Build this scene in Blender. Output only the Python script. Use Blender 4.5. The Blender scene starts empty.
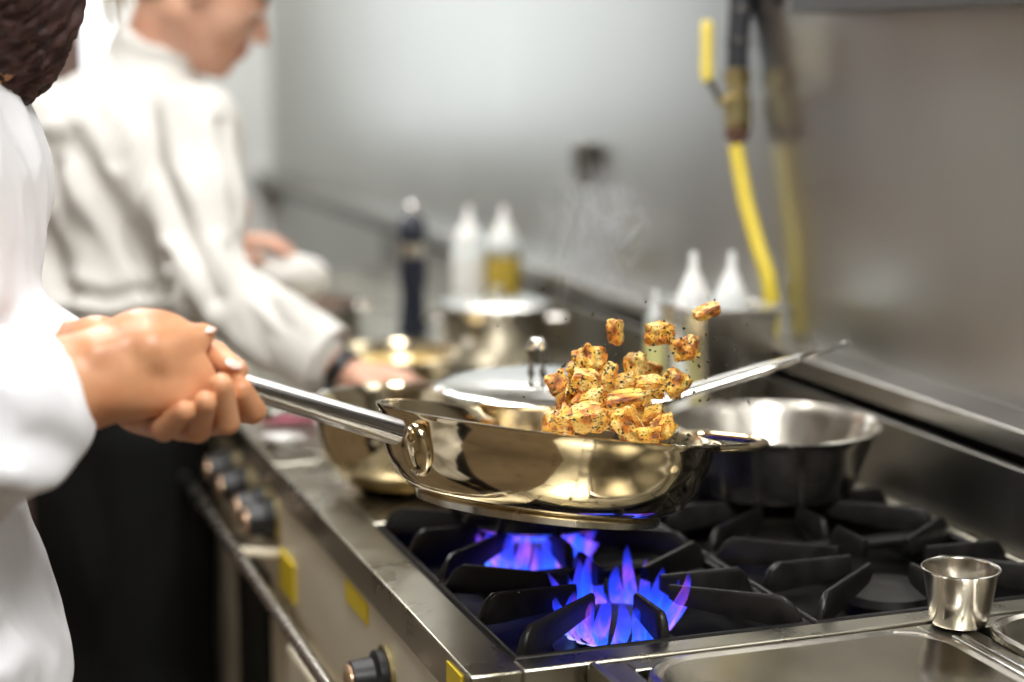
import bpy, bmesh, math, random
import numpy as np
from mathutils import Vector, Matrix, Euler, noise as mnoise

C = bpy.context.scene.collection
R_ = math.radians
PI = math.pi
random.seed(7)

# ------------------------------------------------------------------ camera
YAW, PIT, FPX = R_(19.3), R_(9.44), 1750.0
CAM = Vector((0, 0, 1.4))
FW = Vector((math.sin(YAW)*math.cos(PIT), math.cos(YAW)*math.cos(PIT), -math.sin(PIT)))
RT = Vector((math.cos(YAW), -math.sin(YAW), 0))
UP = RT.cross(FW)
def at(px, py, d):
    """world point seen at a photograph position, d metres deep"""
    return CAM + FW*d + RT*((px-512)/FPX*d) + UP*((341-py)/FPX*d)

cd = bpy.data.cameras.new('camera'); cam = bpy.data.objects.new('camera', cd); C.objects.link(cam)
cam.location = CAM; cam.rotation_euler = (PI/2-PIT, 0, -YAW)
cd.sensor_width = 36; cd.lens = FPX/1024*36
cd.dof.use_dof = True; cd.dof.focus_distance = 1.515; cd.dof.aperture_fstop = 2.05
cd.dof.aperture_blades = 0
cd.clip_start = .05
bpy.context.scene.camera = cam

# ------------------------------------------------------------------ materials
def mat(name, col=(.5, .5, .5), metal=0, rough=.5, **k):
    m = bpy.data.materials.new(name); m.use_nodes = True
    nt = m.node_tree; b = nt.nodes['Principled BSDF']
    b.inputs['Base Color'].default_value = (*col, 1)
    b.inputs['Metallic'].default_value = metal
    b.inputs['Roughness'].default_value = rough
    for a, v in k.items():
        key = a.replace('_', ' ')
        if key in b.inputs: b.inputs[key].default_value = v
    return m
def nodes(m): return m.node_tree, m.node_tree.nodes, m.node_tree.links, m.node_tree.nodes['Principled BSDF']
def ramp(nt, src, stops, interp='LINEAR'):
    r = nt.nodes.new('ShaderNodeValToRGB'); r.color_ramp.interpolation = interp
    e = r.color_ramp.elements
    while len(e) > len(stops): e.remove(e[-1])
    while len(e) < len(stops): e.new(.5)
    for i, (p, c) in enumerate(stops):
        e[i].position = p; e[i].color = (*c, 1) if len(c) == 3 else c
    nt.links.new(src, r.inputs[0]); return r
def texnoise(nt, scale=5, detail=3, stretch=(1, 1, 1), rough=.5, coord='Object', dist=0):
    tc = nt.nodes.new('ShaderNodeTexCoord'); mp = nt.nodes.new('ShaderNodeMapping')
    mp.inputs['Scale'].default_value = stretch
    n = nt.nodes.new('ShaderNodeTexNoise'); n.inputs['Scale'].default_value = scale
    n.inputs['Detail'].default_value = detail; n.inputs['Roughness'].default_value = rough
    n.inputs['Distortion'].default_value = dist
    nt.links.new(tc.outputs[coord], mp.inputs[0]); nt.links.new(mp.outputs[0], n.inputs[0])
    return n
def bump(nt, src, strength=.2, dist=.002):
    b = nt.nodes.new('ShaderNodeBump'); b.inputs['Strength'].default_value = strength
    b.inputs['Distance'].default_value = dist
    nt.links.new(src, b.inputs['Height']); nt.links.new(b.outputs[0], nt.nodes['Principled BSDF'].inputs['Normal'])
def varied(name, c1, c2, metal=0, rough=(.4, .6), scale=5, stretch=(1, 1, 1), detail=4, bmp=0, bd=.001, **k):
    """a material whose colour and roughness wander between two values"""
    m = mat(name, c1, metal, rough[0], **k); nt, N, L, b = nodes(m)
    n = texnoise(nt, scale, detail, stretch)
    r = ramp(nt, n.outputs[0], [(.3, c1), (.7, c2)]); L.new(r.outputs[0], b.inputs['Base Color'])
    mr = N.new('ShaderNodeMapRange'); mr.inputs[1].default_value = .3; mr.inputs[2].default_value = .7
    mr.inputs[3].default_value = rough[0]; mr.inputs[4].default_value = rough[1]
    L.new(n.outputs[0], mr.inputs[0]); L.new(mr.outputs[0], b.inputs['Roughness'])
    if bmp: bump(nt, n.outputs[0], bmp, bd)
    return m

M = {}
M['wall_steel'] = varied('wall_steel', (.38, .38, .365), (.46, .46, .445), 1, (.28, .38), 2.2, (1, 1, .5), 5)
M['steel'] = varied('steel', (.50, .48, .43), (.62, .60, .55), 1, (.20, .34), 14, (1, 1, 1), 4)
M['fascia'] = varied('fascia_steel', (.74, .66, .50), (.82, .75, .60), .1, (.36, .48), 9)
M['top_steel'] = varied('worktop_steel', (.34, .32, .26), (.46, .435, .36), 1, (.24, .38), 16, (1, 1, 1), 6, .05)
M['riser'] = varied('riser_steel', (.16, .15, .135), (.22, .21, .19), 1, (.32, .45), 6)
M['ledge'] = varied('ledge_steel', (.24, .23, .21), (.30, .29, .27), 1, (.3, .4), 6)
M['dark_steel'] = varied('dark_steel', (.10, .095, .09), (.15, .14, .13), 1, (.3, .5), 6)
M['bright_steel'] = varied('bright_steel', (.78, .77, .74), (.84, .83, .80), 1, (.10, .18), 10)
M['satin_steel'] = varied('satin_steel', (.66, .62, .55), (.75, .71, .64), 1, (.18, .28), 60, (1, 1, .06), 3)
M['gold_reflect_steel'] = varied('gold_reflection_steel', (.80, .66, .42), (.88, .76, .54), 1, (.05, .12), 14, (1, 1, 1), 6, .02)  # gold of warm reflections put into the steel's base colour
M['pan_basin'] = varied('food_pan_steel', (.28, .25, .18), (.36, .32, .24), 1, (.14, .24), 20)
M['handle_steel'] = mat('handle_steel', (.78, .75, .74), 1, .12)
M['iron'] = varied('cast_iron', (.006, .0055, .005), (.015, .0135, .012), 0, (.30, .5), 40, (1, 1, 1), 5, .3, .0012, Specular_IOR_Level=.3)
M['soot_shade'] = varied('sooty_tray_shade', (.006, .006, .006), (.013, .012, .011), 0, (.6, .9), 20, bmp=.3, Specular_IOR_Level=.2)  # sooty black of the tray, also stands in for shade in gaps
M['black_plastic'] = mat('black_plastic', (.010, .010, .011), 0, .42)
M['black_rubber'] = mat('black_rubber', (.012, .014, .02), 0, .5)
M['brass'] = varied('brass', (.50, .40, .19), (.36, .31, .16), 1, (.28, .5), 30)
M['gold_disc'] = mat('copper_gold_face', (.85, .58, .38), .8, .25)
M['rust'] = mat('rusty_fitting', (.14, .07, .05), .4, .6)
M['yellow_hose'] = varied('yellow_hose', (.80, .64, .06), (.72, .55, .05), 0, (.35, .45), 20)
M['yellow'] = mat('yellow_sticker', (.80, .60, .02), 0, .45)
M['lever_yellow'] = mat('yellow_lever', (.85, .68, .12), 0, .4)
M['white_plastic'] = mat('white_squeeze_plastic', (.86, .87, .86), 0, .35, Subsurface_Weight=.25)
M['oil'] = mat('golden_oil', (.50, .36, .05), 0, .2)
M['pale_oil'] = mat('pale_yellow_sauce', (.72, .70, .30), 0, .3)
M['mill'] = mat('dark_blue_black_mill', (.015, .02, .035), 0, .25)
M['white_china'] = mat('white_enamel', (.88, .88, .86), 0, .25)
M['pink'] = mat('dull_pink_plastic', (.42, .08, .14), 0, .4)
M['floor'] = varied('floor_tile', (.13, .10, .065), (.19, .145, .10), 0, (.25, .4), 3)
M['plaster'] = varied('warm_plaster', (.20, .155, .10), (.25, .20, .13), 0, (.6, .7), 2)
M['far_wall'] = varied('pale_grey_panel', (.60, .63, .62), (.68, .70, .68), 0, (.35, .5), 1.5)
M['ceiling'] = mat('ceiling_paint', (.70, .68, .64), 0, .8)
M['brown_wood'] = varied('brown_wood', (.13, .075, .06), (.20, .13, .11), 0, (.4, .6), 3, (1, 1, .2))
M['black_cloth'] = varied('black_cloth', (.005, .005, .0055), (.010, .010, .010), 0, (.85, .95), 5, bmp=.2, bd=.004, Specular_IOR_Level=.2)
M['shoe'] = mat('black_leather', (.012, .011, .010), 0, .35)
M['red_band'] = mat('silver_bracelet', (.7, .68, .62), 1, .2)
M['yolk'] = varied('golden_sauce', (.72, .45, .10), (.85, .62, .24), 0, (.15, .3), 12)
M['herb'] = varied('dark_herb', (.02, .022, .008), (.06, .06, .02), 0, (.6, .8), 90)
M['eye_white'] = mat('eye_white', (.75, .72, .70), 0, .15)
M['iris'] = mat('dark_iris', (.03, .02, .015), 0, .1)
M['nail'] = mat('fingernail', (.80, .50, .42), 0, .22)
M['shelf_grey'] = mat('grey_metal_shelf', (.10, .10, .10), .6, .45)

def cloth_mat(name, col):
    m = mat(name, col, 0, .85, Sheen_Weight=.2); nt, N, L, b = nodes(m)
    n = texnoise(nt, 7, 4, (1, 1, .45), dist=.6); bump(nt, n.outputs[0], .5, .012); return m
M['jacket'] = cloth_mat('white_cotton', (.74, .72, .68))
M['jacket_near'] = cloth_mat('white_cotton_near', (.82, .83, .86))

def skin_mat(name, base, deep):
    m = mat(name, base, 0, .42, Subsurface_Weight=.25, Subsurface_Scale=.01)
    nt, N, L, b = nodes(m); b.inputs['Subsurface Radius'].default_value = (1, .35, .2)
    n = texnoise(nt, 26, 4); r = ramp(nt, n.outputs[0], [(.3, deep), (.68, base)])
    at_ = N.new('ShaderNodeAttribute'); at_.attribute_name = 'tint'
    mx = N.new('ShaderNodeMix'); mx.data_type = 'RGBA'; mx.blend_type = 'MIX'
    L.new(at_.outputs['Alpha'], mx.inputs[0]); L.new(r.outputs[0], mx.inputs[6]); L.new(at_.outputs['Color'], mx.inputs[7])
    L.new(mx.outputs[2], b.inputs['Base Color'])
    n2 = texnoise(nt, 220, 3); bump(nt, n2.outputs[0], .12, .0006)
    return m
M['skin'] = skin_mat('skin', (.72, .375, .20), (.56, .24, .11))
M['skin_f'] = skin_mat('fair_skin', (.74, .44, .31), (.68, .36, .25))
def hair_mat(name, c1, c2):
    m = varied(name, c1, c2, 0, (.5, .65), 60, (1, 1, .12), 6, .9, .003, Specular_IOR_Level=.3); return m
M['hair_dark'] = hair_mat('dark_brown_hair', (.022, .010, .009), (.075, .035, .03))
M['hair_blond'] = hair_mat('blond_hair', (.20, .13, .06), (.62, .47, .26))

def crouton_mat():
    m = mat('herbed_toasted_cube', (.8, .6, .2), 0, .45, Subsurface_Weight=.1, Subsurface_Scale=.004)
    nt, N, L, b = nodes(m)
    oi = N.new('ShaderNodeObjectInfo'); tc = N.new('ShaderNodeTexCoord')
    ad = N.new('ShaderNodeVectorMath'); ad.operation = 'ADD'
    ml = N.new('ShaderNodeMath'); ml.operation = 'MULTIPLY'; ml.inputs[1].default_value = 37
    L.new(oi.outputs['Random'], ml.inputs[0]); L.new(tc.outputs['Object'], ad.inputs[0]); L.new(ml.outputs[0], ad.inputs[1])
    n = N.new('ShaderNodeTexNoise'); n.inputs['Scale'].default_value = 1.9; n.inputs['Detail'].default_value = 4
    L.new(ad.outputs[0], n.inputs[0])
    r = ramp(nt, n.outputs[0], [(.30, (.86, .60, .13)), (.45, (.82, .46, .06)), (.54, (.62, .21, .025)), (.67, (.22, .06, .01))])
    # pale crumb side against browned crust faces
    n2 = N.new('ShaderNodeTexNoise'); n2.inputs['Scale'].default_value = 1.4; L.new(ad.outputs[0], n2.inputs[0])
    pale = ramp(nt, n2.outputs[0], [(.5, (0, 0, 0)), (.62, (1, 1, 1))])
    mx0 = N.new('ShaderNodeMix'); mx0.data_type = 'RGBA'
    L.new(pale.outputs[0], mx0.inputs[0]); L.new(r.outputs[0], mx0.inputs[6]); mx0.inputs[7].default_value = (.86, .64, .22, 1)
    v = N.new('ShaderNodeTexNoise'); v.inputs['Scale'].default_value = 9; v.inputs['Detail'].default_value = 2
    L.new(ad.outputs[0], v.inputs[0])
    v2 = N.new('ShaderNodeTexNoise'); v2.inputs['Scale'].default_value = 1.75; L.new(ad.outputs[0], v2.inputs[0])
    sm = N.new('ShaderNodeMath'); sm.operation = 'MULTIPLY_ADD'; sm.inputs[1].default_value = .35
    L.new(v2.outputs[0], sm.inputs[0]); L.new(v.outputs[0], sm.inputs[2])
    sp = ramp(nt, sm.outputs[0], [(.765, (0, 0, 0)), (.795, (1, 1, 1))])
    mx = N.new('ShaderNodeMix'); mx.data_type = 'RGBA'
    L.new(sp.outputs[0], mx.inputs[0]); L.new(mx0.outputs[2], mx.inputs[6]); mx.inputs[7].default_value = (.035, .035, .012, 1)
    L.new(mx.outputs[2], b.inputs['Base Color']); bump(nt, v.outputs[0], .7, .0025)
    return m
M['crouton'] = crouton_mat()

def emit(name, col, s):
    m = bpy.data.materials.new(name); m.use_nodes = True; nt = m.node_tree
    nt.nodes.remove(nt.nodes['Principled BSDF']); e = nt.nodes.new('ShaderNodeEmission')
    e.inputs[0].default_value = (*col, 1); e.inputs[1].default_value = s
    nt.links.new(e.outputs[0], nt.nodes['Material Output'].inputs[0]); return m
M['lamp'] = emit('lamp_diffuser', (1, .985, .96), 8)
M['added_window_glow'] = emit('added_window_light', (.93, .985, 1), 2.4)  # glow of the added window

def flame_mat():
    m = bpy.data.materials.new('gas_flame'); m.use_nodes = True; nt = m.node_tree; N = nt.nodes; L = nt.links
    N.remove(N['Principled BSDF'])
    tc = N.new('ShaderNodeTexCoord'); sp = N.new('ShaderNodeSeparateXYZ'); L.new(tc.outputs['Generated'], sp.inputs[0])
    n = texnoise(nt, 45, 3, (1, 1, .25))
    pinks = ramp(nt, n.outputs[0], [(.40, (.01, .07, 1)), (.53, (.05, .06, 1)), (.60, (.45, .10, .75)), (.68, (1, .22, .22))])
    z = ramp(nt, sp.outputs[2], [(0, (.30, .60, 1)), (.08, (.03, .18, 1)), (.5, (.01, .04, 1)), (1, (.03, .01, .7))])
    mx = N.new('ShaderNodeMix'); mx.data_type = 'RGBA'; mx.inputs[0].default_value = .5
    L.new(z.outputs[0], mx.inputs[6]); L.new(pinks.outputs[0], mx.inputs[7])
    e = N.new('ShaderNodeEmission'); L.new(mx.outputs[2], e.inputs[0]); e.inputs[1].default_value = 2.6
    t = N.new('ShaderNodeBsdfTransparent'); ms = N.new('ShaderNodeMixShader')
    a = ramp(nt, sp.outputs[2], [(0, (.7,)*3), (.4, (.42,)*3), (.8, (.2,)*3), (1, (0, 0, 0))])
    L.new(a.outputs[0], ms.inputs[0]); L.new(t.outputs[0], ms.inputs[1]); L.new(e.outputs[0], ms.inputs[2])
    L.new(ms.outputs[0], N['Material Output'].inputs[0]); return m
M['flame'] = flame_mat()
def steam_mat():
    m = bpy.data.materials.new('steam'); m.use_nodes = True; nt = m.node_tree; N = nt.nodes; L = nt.links
    N.remove(N['Principled BSDF'])
    n = texnoise(nt, 15, 5, (1, 1, .6), .6, 'Object', 2.2)
    # thin curling sheets: density where the noise crosses its middle
    s = N.new('ShaderNodeMath'); s.operation = 'SUBTRACT'; s.inputs[1].default_value = .5; L.new(n.outputs[0], s.inputs[0])
    ab = N.new('ShaderNodeMath'); ab.operation = 'ABSOLUTE'; L.new(s.outputs[0], ab.inputs[0])
    rr = ramp(nt, ab.outputs[0], [(0, (1, 1, 1)), (.05, (.12, .12, .12)), (.12, (0, 0, 0))])
    tc = N.new('ShaderNodeTexCoord'); gr = N.new('ShaderNodeVectorMath'); gr.operation = 'SUBTRACT'
    gr.inputs[1].default_value = (.5, .5, .5); L.new(tc.outputs['Generated'], gr.inputs[0])
    ln = N.new('ShaderNodeVectorMath'); ln.operation = 'LENGTH'; L.new(gr.outputs[0], ln.inputs[0])
    fo = ramp(nt, ln.outputs['Value'], [(.15, (1, 1, 1)), (.5, (0, 0, 0))])
    mu = N.new('ShaderNodeMath'); mu.operation = 'MULTIPLY'; L.new(rr.outputs[0], mu.inputs[0]); L.new(fo.outputs[0], mu.inputs[1])
    m2 = N.new('ShaderNodeMath'); m2.operation = 'MULTIPLY'; m2.inputs[1].default_value = 30; L.new(mu.outputs[0], m2.inputs[0])
    v = N.new('ShaderNodeVolumeScatter'); v.inputs[0].default_value = (.95, .95, .95, 1); L.new(m2.outputs[0], v.inputs['Density'])
    L.new(v.outputs[0], N['Material Output'].inputs['Volume']); return m
M['steam'] = steam_mat()

# ------------------------------------------------------------------ mesh helpers
class MB:
    def __init__(s): s.v = []; s.f = []; s.sm = []
    def add(s, vs, fs, smooth=True):
        o = len(s.v); s.v += [tuple(x) for x in vs]; s.f += [tuple(o+i for i in f) for f in fs]; s.sm += [smooth]*len(fs); return s
    def box(s, x0, x1, y0, y1, z0, z1, rot=None, c=None):
        vs = [Vector((x, y, z)) for x in (x0, x1) for y in (y0, y1) for z in (z0, z1)]
        if rot is not None: vs = [rot @ v + (c or Vector()) for v in vs]
        return s.add(vs, [(0, 1, 3, 2), (4, 6, 7, 5), (0, 4, 5, 1), (2, 3, 7, 6), (0, 2, 6, 4), (1, 5, 7, 3)], False)
    def loft(s, rings, cap=True, closed=True):
        n = len(rings[0]); vs = [p for r in rings for p in r]; fs = []
        for i in range(len(rings)-1):
            for j in range(n if closed else n-1):
                k = (j+1) % n; fs.append((i*n+j, i*n+k, (i+1)*n+k, (i+1)*n+j))
        if cap: fs.append(tuple(range(n-1, -1, -1))); fs.append(tuple((len(rings)-1)*n+j for j in range(n)))
        return s.add(vs, fs)
    def lathe(s, prof, c=(0, 0, 0), n=48, mtx=None, cap=False):
        c = Vector(c); rings = []
        for r, z in prof:
            ring = [Vector((r*math.cos(2*PI*j/n), r*math.sin(2*PI*j/n), z)) for j in range(n)]
            rings.append([(mtx @ p if mtx else p)+c for p in ring])
        return s.loft(rings, cap)
    def tube(s, pts, r, n=12, flat=1, up=Vector((0, 0, 1)), cap=True, closed=False):
        pts = [Vector(p) for p in pts]; rings = []
        for i, p in enumerate(pts):
            a = pts[i-1] if (i or closed) else p; b = pts[(i+1) % len(pts)] if (i < len(pts)-1 or closed) else p
            t = (b-a).normalized(); u = t.cross(up)
            if u.length < 1e-4: u = t.cross(Vector((1, 0, 0)))
            u.normalize(); w = u.cross(t); rr = r[i] if isinstance(r, (list, tuple)) else r
            rings.append([p+u*rr*math.cos(2*PI*j/n)+w*rr*flat*math.sin(2*PI*j/n) for j in range(n)])
        if closed: rings.append(rings[0]); cap = False
        return s.loft(rings, cap)
    def sphere(s, c, r, n=16, mtx=None):
        r = Vector((r, r, r)) if not hasattr(r, '__len__') else Vector(r); c = Vector(c); rings = []
        for i in range(n//2+1):
            t = PI*i/(n//2); q = max(math.sin(t), 1e-3)
            ring = [Vector((r.x*q*math.cos(2*PI*j/n), r.y*q*math.sin(2*PI*j/n), r.z*math.cos(t))) for j in range(n)]
            rings.append([(mtx @ p if mtx else p)+c for p in ring])
        return s.loft(rings)
    def build(s, name, m, parent=None, origin=None, bevel=0, sharp=35, seg=2):
        o_ = Vector(origin) if origin is not None else (Vector() if parent is None else world_of(parent))
        me = bpy.data.meshes.new(name); me.from_pydata([tuple(Vector(v)-o_) for v in s.v], [], s.f)
        me.materials.append(m); me.validate()
        bm = bmesh.new(); bm.from_mesh(me); bmesh.ops.recalc_face_normals(bm, faces=bm.faces); bm.to_mesh(me); bm.free()
        me.polygons.foreach_set('use_smooth', [True]*len(me.polygons)); me.set_sharp_from_angle(angle=R_(sharp))
        o = bpy.data.objects.new(name, me); C.objects.link(o)
        if parent is None: o.location = o_
        else: o.parent = parent
        if bevel:
            b = o.modifiers.new('bevel', 'BEVEL'); b.width = bevel; b.segments = seg; b.limit_method = 'ANGLE'; b.angle_limit = R_(40)
            b.harden_normals = False
        return o
def world_of(o):
    l = Vector(o.location); p = o.parent
    while p is not None: l += Vector(p.location); p = p.parent
    return l
def tag(o, label, cat, group=None):
    o['label'] = label; o['category'] = cat
    if group: o['group'] = group
    return o
def thing(name, label, cat, loc, group=None):
    o = bpy.data.objects.new(name, None); C.objects.link(o); o.location = loc; o.empty_display_size = .05
    return tag(o, label, cat, group)
def struct(o): o['kind'] = 'structure'; return o
def dup(root, loc, label=None, group=None, rot=None, scale=None):
    r = root.copy(); C.objects.link(r); r.location = loc
    if label: r['label'] = label
    if group: r['group'] = group
    if rot is not None: r.rotation_euler = rot
    if scale is not None: r.scale = scale
    for ch in list(root.children):
        c = ch.copy(); C.objects.link(c); c.parent = r
        for g in list(ch.children):
            d = g.copy(); C.objects.link(d); d.parent = c
    return r
def frame_to(zdir, xhint=Vector((1, 0, 0))):
    z = Vector(zdir).normalized(); x = (xhint - z*xhint.dot(z)).normalized(); y = z.cross(x)
    return Matrix((x, y, z)).transposed()

# signed-distance modelling for bodies and cloth
class SDF:
    def __init__(s): s.p = []
    def cone(s, a, b, ra, rb, k=.01): s.p.append(('c', np.array(a, float), np.array(b, float), ra, rb, k, 1)); return s
    def chain(s, pts, rs, k=.01):
        for i in range(len(pts)-1): s.cone(pts[i], pts[i+1], rs[i], rs[i+1], k)
        return s
    def ell(s, c, r, k=.02, rot=None, sub=False):
        s.p.append(('e', np.array(c, float), np.array(r, float) if hasattr(r, '__len__') else np.array([r]*3, float), np.array(rot if rot is not None else np.eye(3), float), None, k, -1 if sub else 1)); return s
    def mesh(s, h):
        lo = np.full(3, 1e9); hi = np.full(3, -1e9)
        for q in s.p:
            if q[6] < 0: continue
            if q[0] == 'c': R = max(q[3], q[4]); a = np.minimum(q[1], q[2])-R; b = np.maximum(q[1], q[2])+R
            else: R = q[2].max(); a = q[1]-R; b = q[1]+R
            lo = np.minimum(lo, a); hi = np.maximum(hi, b)
        lo -= 3*h; hi += 3*h; n = np.ceil((hi-lo)/h).astype(int)+1
        V = np.full(n, .05, np.float32)
        ax = [lo[i]+h*np.arange(n[i]) for i in range(3)]
        for q in s.p:
            k = q[5]; mgn = k+4*h+.004
            if q[0] == 'c': R = max(q[3], q[4]); a = np.minimum(q[1], q[2])-R-mgn; b = np.maximum(q[1], q[2])+R+mgn
            else: R = q[2].max(); a = q[1]-R-mgn; b = q[1]+R+mgn
            i0 = np.clip(np.floor((a-lo)/h).astype(int), 0, n); i1 = np.clip(np.ceil((b-lo)/h).astype(int)+1, 0, n)
            sl = tuple(slice(i0[i], i1[i]) for i in range(3))
            X, Y, Z = np.meshgrid(ax[0][sl[0]], ax[1][sl[1]], ax[2][sl[2]], indexing='ij')
            if X.size == 0: continue
            if q[0] == 'c':
                a, b = q[1], q[2]; ba = b-a; L = max((ba*ba).sum(), 1e-12)
                t = np.clip(((X-a[0])*ba[0]+(Y-a[1])*ba[1]+(Z-a[2])*ba[2])/L, 0, 1)
                d = np.sqrt((X-a[0]-t*ba[0])**2+(Y-a[1]-t*ba[1])**2+(Z-a[2]-t*ba[2])**2)-(q[3]+(q[4]-q[3])*t)
            else:
                c, r, Rm = q[1], q[2], q[3]; dx, dy, dz = X-c[0], Y-c[1], Z-c[2]
                u = [(Rm[i][0]*dx+Rm[i][1]*dy+Rm[i][2]*dz) for i in range(3)]
                k0 = np.sqrt(sum((u[i]/r[i])**2 for i in range(3))); k1 = np.sqrt(sum((u[i]/r[i]**2)**2 for i in range(3)))
                d = k0*(k0-1)/np.maximum(k1, 1e-9)
            W = V[sl]
            if q[6] > 0:
                hh = np.clip(.5+.5*(W-d)/k, 0, 1); V[sl] = W*(1-hh)+d*hh-k*hh*(1-hh)
            else:
                d = -d; hh = np.clip(.5-.5*(W-d)/k, 0, 1); V[sl] = W*(1-hh)+d*hh+k*hh*(1-hh)
        return nets(V, lo, h)
def nets(V, lo, h):
    S = V < 0; nx, ny, nz = V.shape
    c = np.zeros((nx-1, ny-1, nz-1), np.int8)
    for i in (0, 1):
        for j in (0, 1):
            for k in (0, 1): c += S[i:nx-1+i, j:ny-1+j, k:nz-1+k]
    act = (c > 0) & (c < 8); idx = np.full(act.shape, -1, np.int64); A = np.argwhere(act); idx[act] = np.arange(len(A))
    acc = np.zeros((len(A), 3)); cnt = np.zeros(len(A)); I, J, K = A.T
    corners = [(i, j, k) for i in (0, 1) for j in (0, 1) for k in (0, 1)]
    for a in corners:
        for ax in range(3):
            if a[ax]: continue
            b = list(a); b[ax] = 1
            va = V[I+a[0], J+a[1], K+a[2]]; vb = V[I+b[0], J+b[1], K+b[2]]; m = (va < 0) != (vb < 0)
            t = np.where(m, va/np.where(m, va-vb, 1), 0); p = np.tile(np.array(a, float), (len(A), 1)); p[:, ax] = t
            acc[m] += p[m]; cnt[m] += 1
    P = (A+acc/np.maximum(cnt, 1)[:, None])*h+lo
    F = []
    for ax in range(3):
        u, v = (ax+1) % 3, (ax+2) % 3
        sl0 = [slice(None)]*3; sl1 = [slice(None)]*3; sl0[ax] = slice(0, -1); sl1[ax] = slice(1, None)
        a = S[tuple(sl0)]; b = S[tuple(sl1)]; e = np.argwhere(a != b)
        ok = (e[:, u] > 0) & (e[:, v] > 0) & (e[:, u] < V.shape[u]-1) & (e[:, v] < V.shape[v]-1); e = e[ok]
        q = []
        for du, dv in ((-1, -1), (0, -1), (0, 0), (-1, 0)):
            w = e.copy(); w[:, u] += du; w[:, v] += dv; q.append(idx[w[:, 0], w[:, 1], w[:, 2]])
        q = np.stack(q, 1); fl = a[tuple(e.T)]; q[~fl] = q[~fl][:, ::-1]; F.append(q)
    F = np.concatenate(F); return P, F[(F >= 0).all(1)]
def smooth_mesh(P, F, it=2, lam=.5):
    e = np.concatenate([F[:, [0, 1]], F[:, [1, 2]], F[:, [2, 3]], F[:, [3, 0]]]); e = np.concatenate([e, e[:, ::-1]])
    cn = np.bincount(e[:, 0], minlength=len(P))[:, None]
    for _ in range(it):
        s = np.stack([np.bincount(e[:, 0], weights=P[e[:, 1], i], minlength=len(P)) for i in range(3)], 1)
        P = P+lam*(s/np.maximum(cn, 1)-P)
    return P
def vnormals(P, F):
    n = np.cross(P[F[:, 2]]-P[F[:, 0]], P[F[:, 3]]-P[F[:, 1]]); N = np.zeros_like(P)
    for i in range(4): np.add.at(N, F[:, i], n)
    return N/np.maximum(np.linalg.norm(N, axis=1), 1e-12)[:, None]
def org(name, PF, m, parent=None, origin=None, tint=None, extra=()):
    P, F = PF; Fs = [F]; Ps = [P]; o_ = len(P)
    for p2, f2 in extra: Ps.append(p2); Fs.append(f2+o_); o_ += len(p2)
    P = np.concatenate(Ps); F = np.concatenate(Fs)
    o0 = Vector(origin) if origin is not None else (world_of(parent) if parent else Vector())
    me = bpy.data.meshes.new(name); me.from_pydata((P-np.array(o0)).tolist(), [], F.tolist()); me.materials.append(m)
    me.polygons.foreach_set('use_smooth', [True]*len(me.polygons))
    if tint is not None:
        ca = me.color_attributes.new('tint', 'FLOAT_COLOR', 'POINT'); ca.data.foreach_set('color', tint(P).ravel().astype(np.float32))
    o = bpy.data.objects.new(name, me); C.objects.link(o)
    if parent is None: o.location = o0
    else: o.parent = parent
    return o
def creases(PF, d, lines):
    """sculpt long pulled folds into cloth: (points, width, depth), a hollow with a soft ridge beside it"""
    P, F = PF; N = vnormals(P, F); V = P-np.array(CAM); z = V @ np.array(FW)
    uv = np.stack([V @ np.array(RT)/z*d, V @ np.array(UP)/z*d], 1); face = np.clip(-(N @ np.array(FW))*1.6, 0, 1); out = P.copy()
    for pts, w, amp in lines:
        best = np.full(len(P), 9.); side = np.zeros(len(P))
        for i in range(len(pts)-1):
            a = np.array([(pts[i][0]-512)/FPX*d, (341-pts[i][1])/FPX*d]); b = np.array([(pts[i+1][0]-512)/FPX*d, (341-pts[i+1][1])/FPX*d])
            ba = b-a; t = np.clip(((uv-a) @ ba)/(ba @ ba), 0, 1); q = uv-a-t[:, None]*ba; dd = np.hypot(q[:, 0], q[:, 1])
            sg = np.sign(q[:, 0]*ba[1]-q[:, 1]*ba[0]); m = dd < best; best[m] = dd[m]; side[m] = sg[m]
        x = best*side/w
        h = -np.exp(-x*x)+.7*np.exp(-(x-1.7)**2)+.35*np.exp(-(x+1.9)**2)
        out += N*(h*amp*face)[:, None]
    return smooth_mesh(out, F, 1), F
def folds(PF, dirs, amp=.008, scale=9, seed=0, mask=None):
    """cloth creases: ridged noise stretched along the pull of the cloth"""
    P, F = PF; N = vnormals(P, F); d = Vector(dirs).normalized(); x = d.orthogonal().normalized(); y = d.cross(x)
    out = P.copy()
    for i, p in enumerate(P):
        v = Vector(p); a = mnoise.noise(v*3.1+Vector((seed, 0, 5)))*.35
        q = Vector(((v.dot(x)+a*.10)*scale, (v.dot(y)+a*.12)*scale, v.dot(d)*scale*.30+seed))
        n1 = mnoise.noise(q); n2 = mnoise.noise(q*2.3+Vector((9, 1, seed)))
        h = (1-2.2*abs(n1))*1.0+(1-2*abs(n2))*.35-.75
        k = amp*h*(1 if mask is None else mask(p))
        out[i] += N[i]*k
    return smooth_mesh(out, F, 1), F

# ------------------------------------------------------------------ the room
XF, XB, XW = .414, 1.045, 1.12        # counter front, back riser, steel wall
ZT = .90
struct(MB().box(-2.4, 1.4, -1.6, 5.75, -.1, 0).build('floor', M['floor']))
struct(MB().box(-2.4, 1.4, -1.6, 5.75, 2.75, 2.85).build('ceiling', M['ceiling']))
struct(MB().box(XW, 1.3, -1.6, 5.5, 0, 2.75).build('wall_right', M['wall_steel']))
struct(MB().box(-2.3, -2.15, -1.6, 5.5, 0, 2.75).build('wall_left', M['plaster']))
struct(MB().box(-2.15, 1.12, -1.5, -1.35, 0, 2.75).build('wall_near', M['plaster']))
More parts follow.
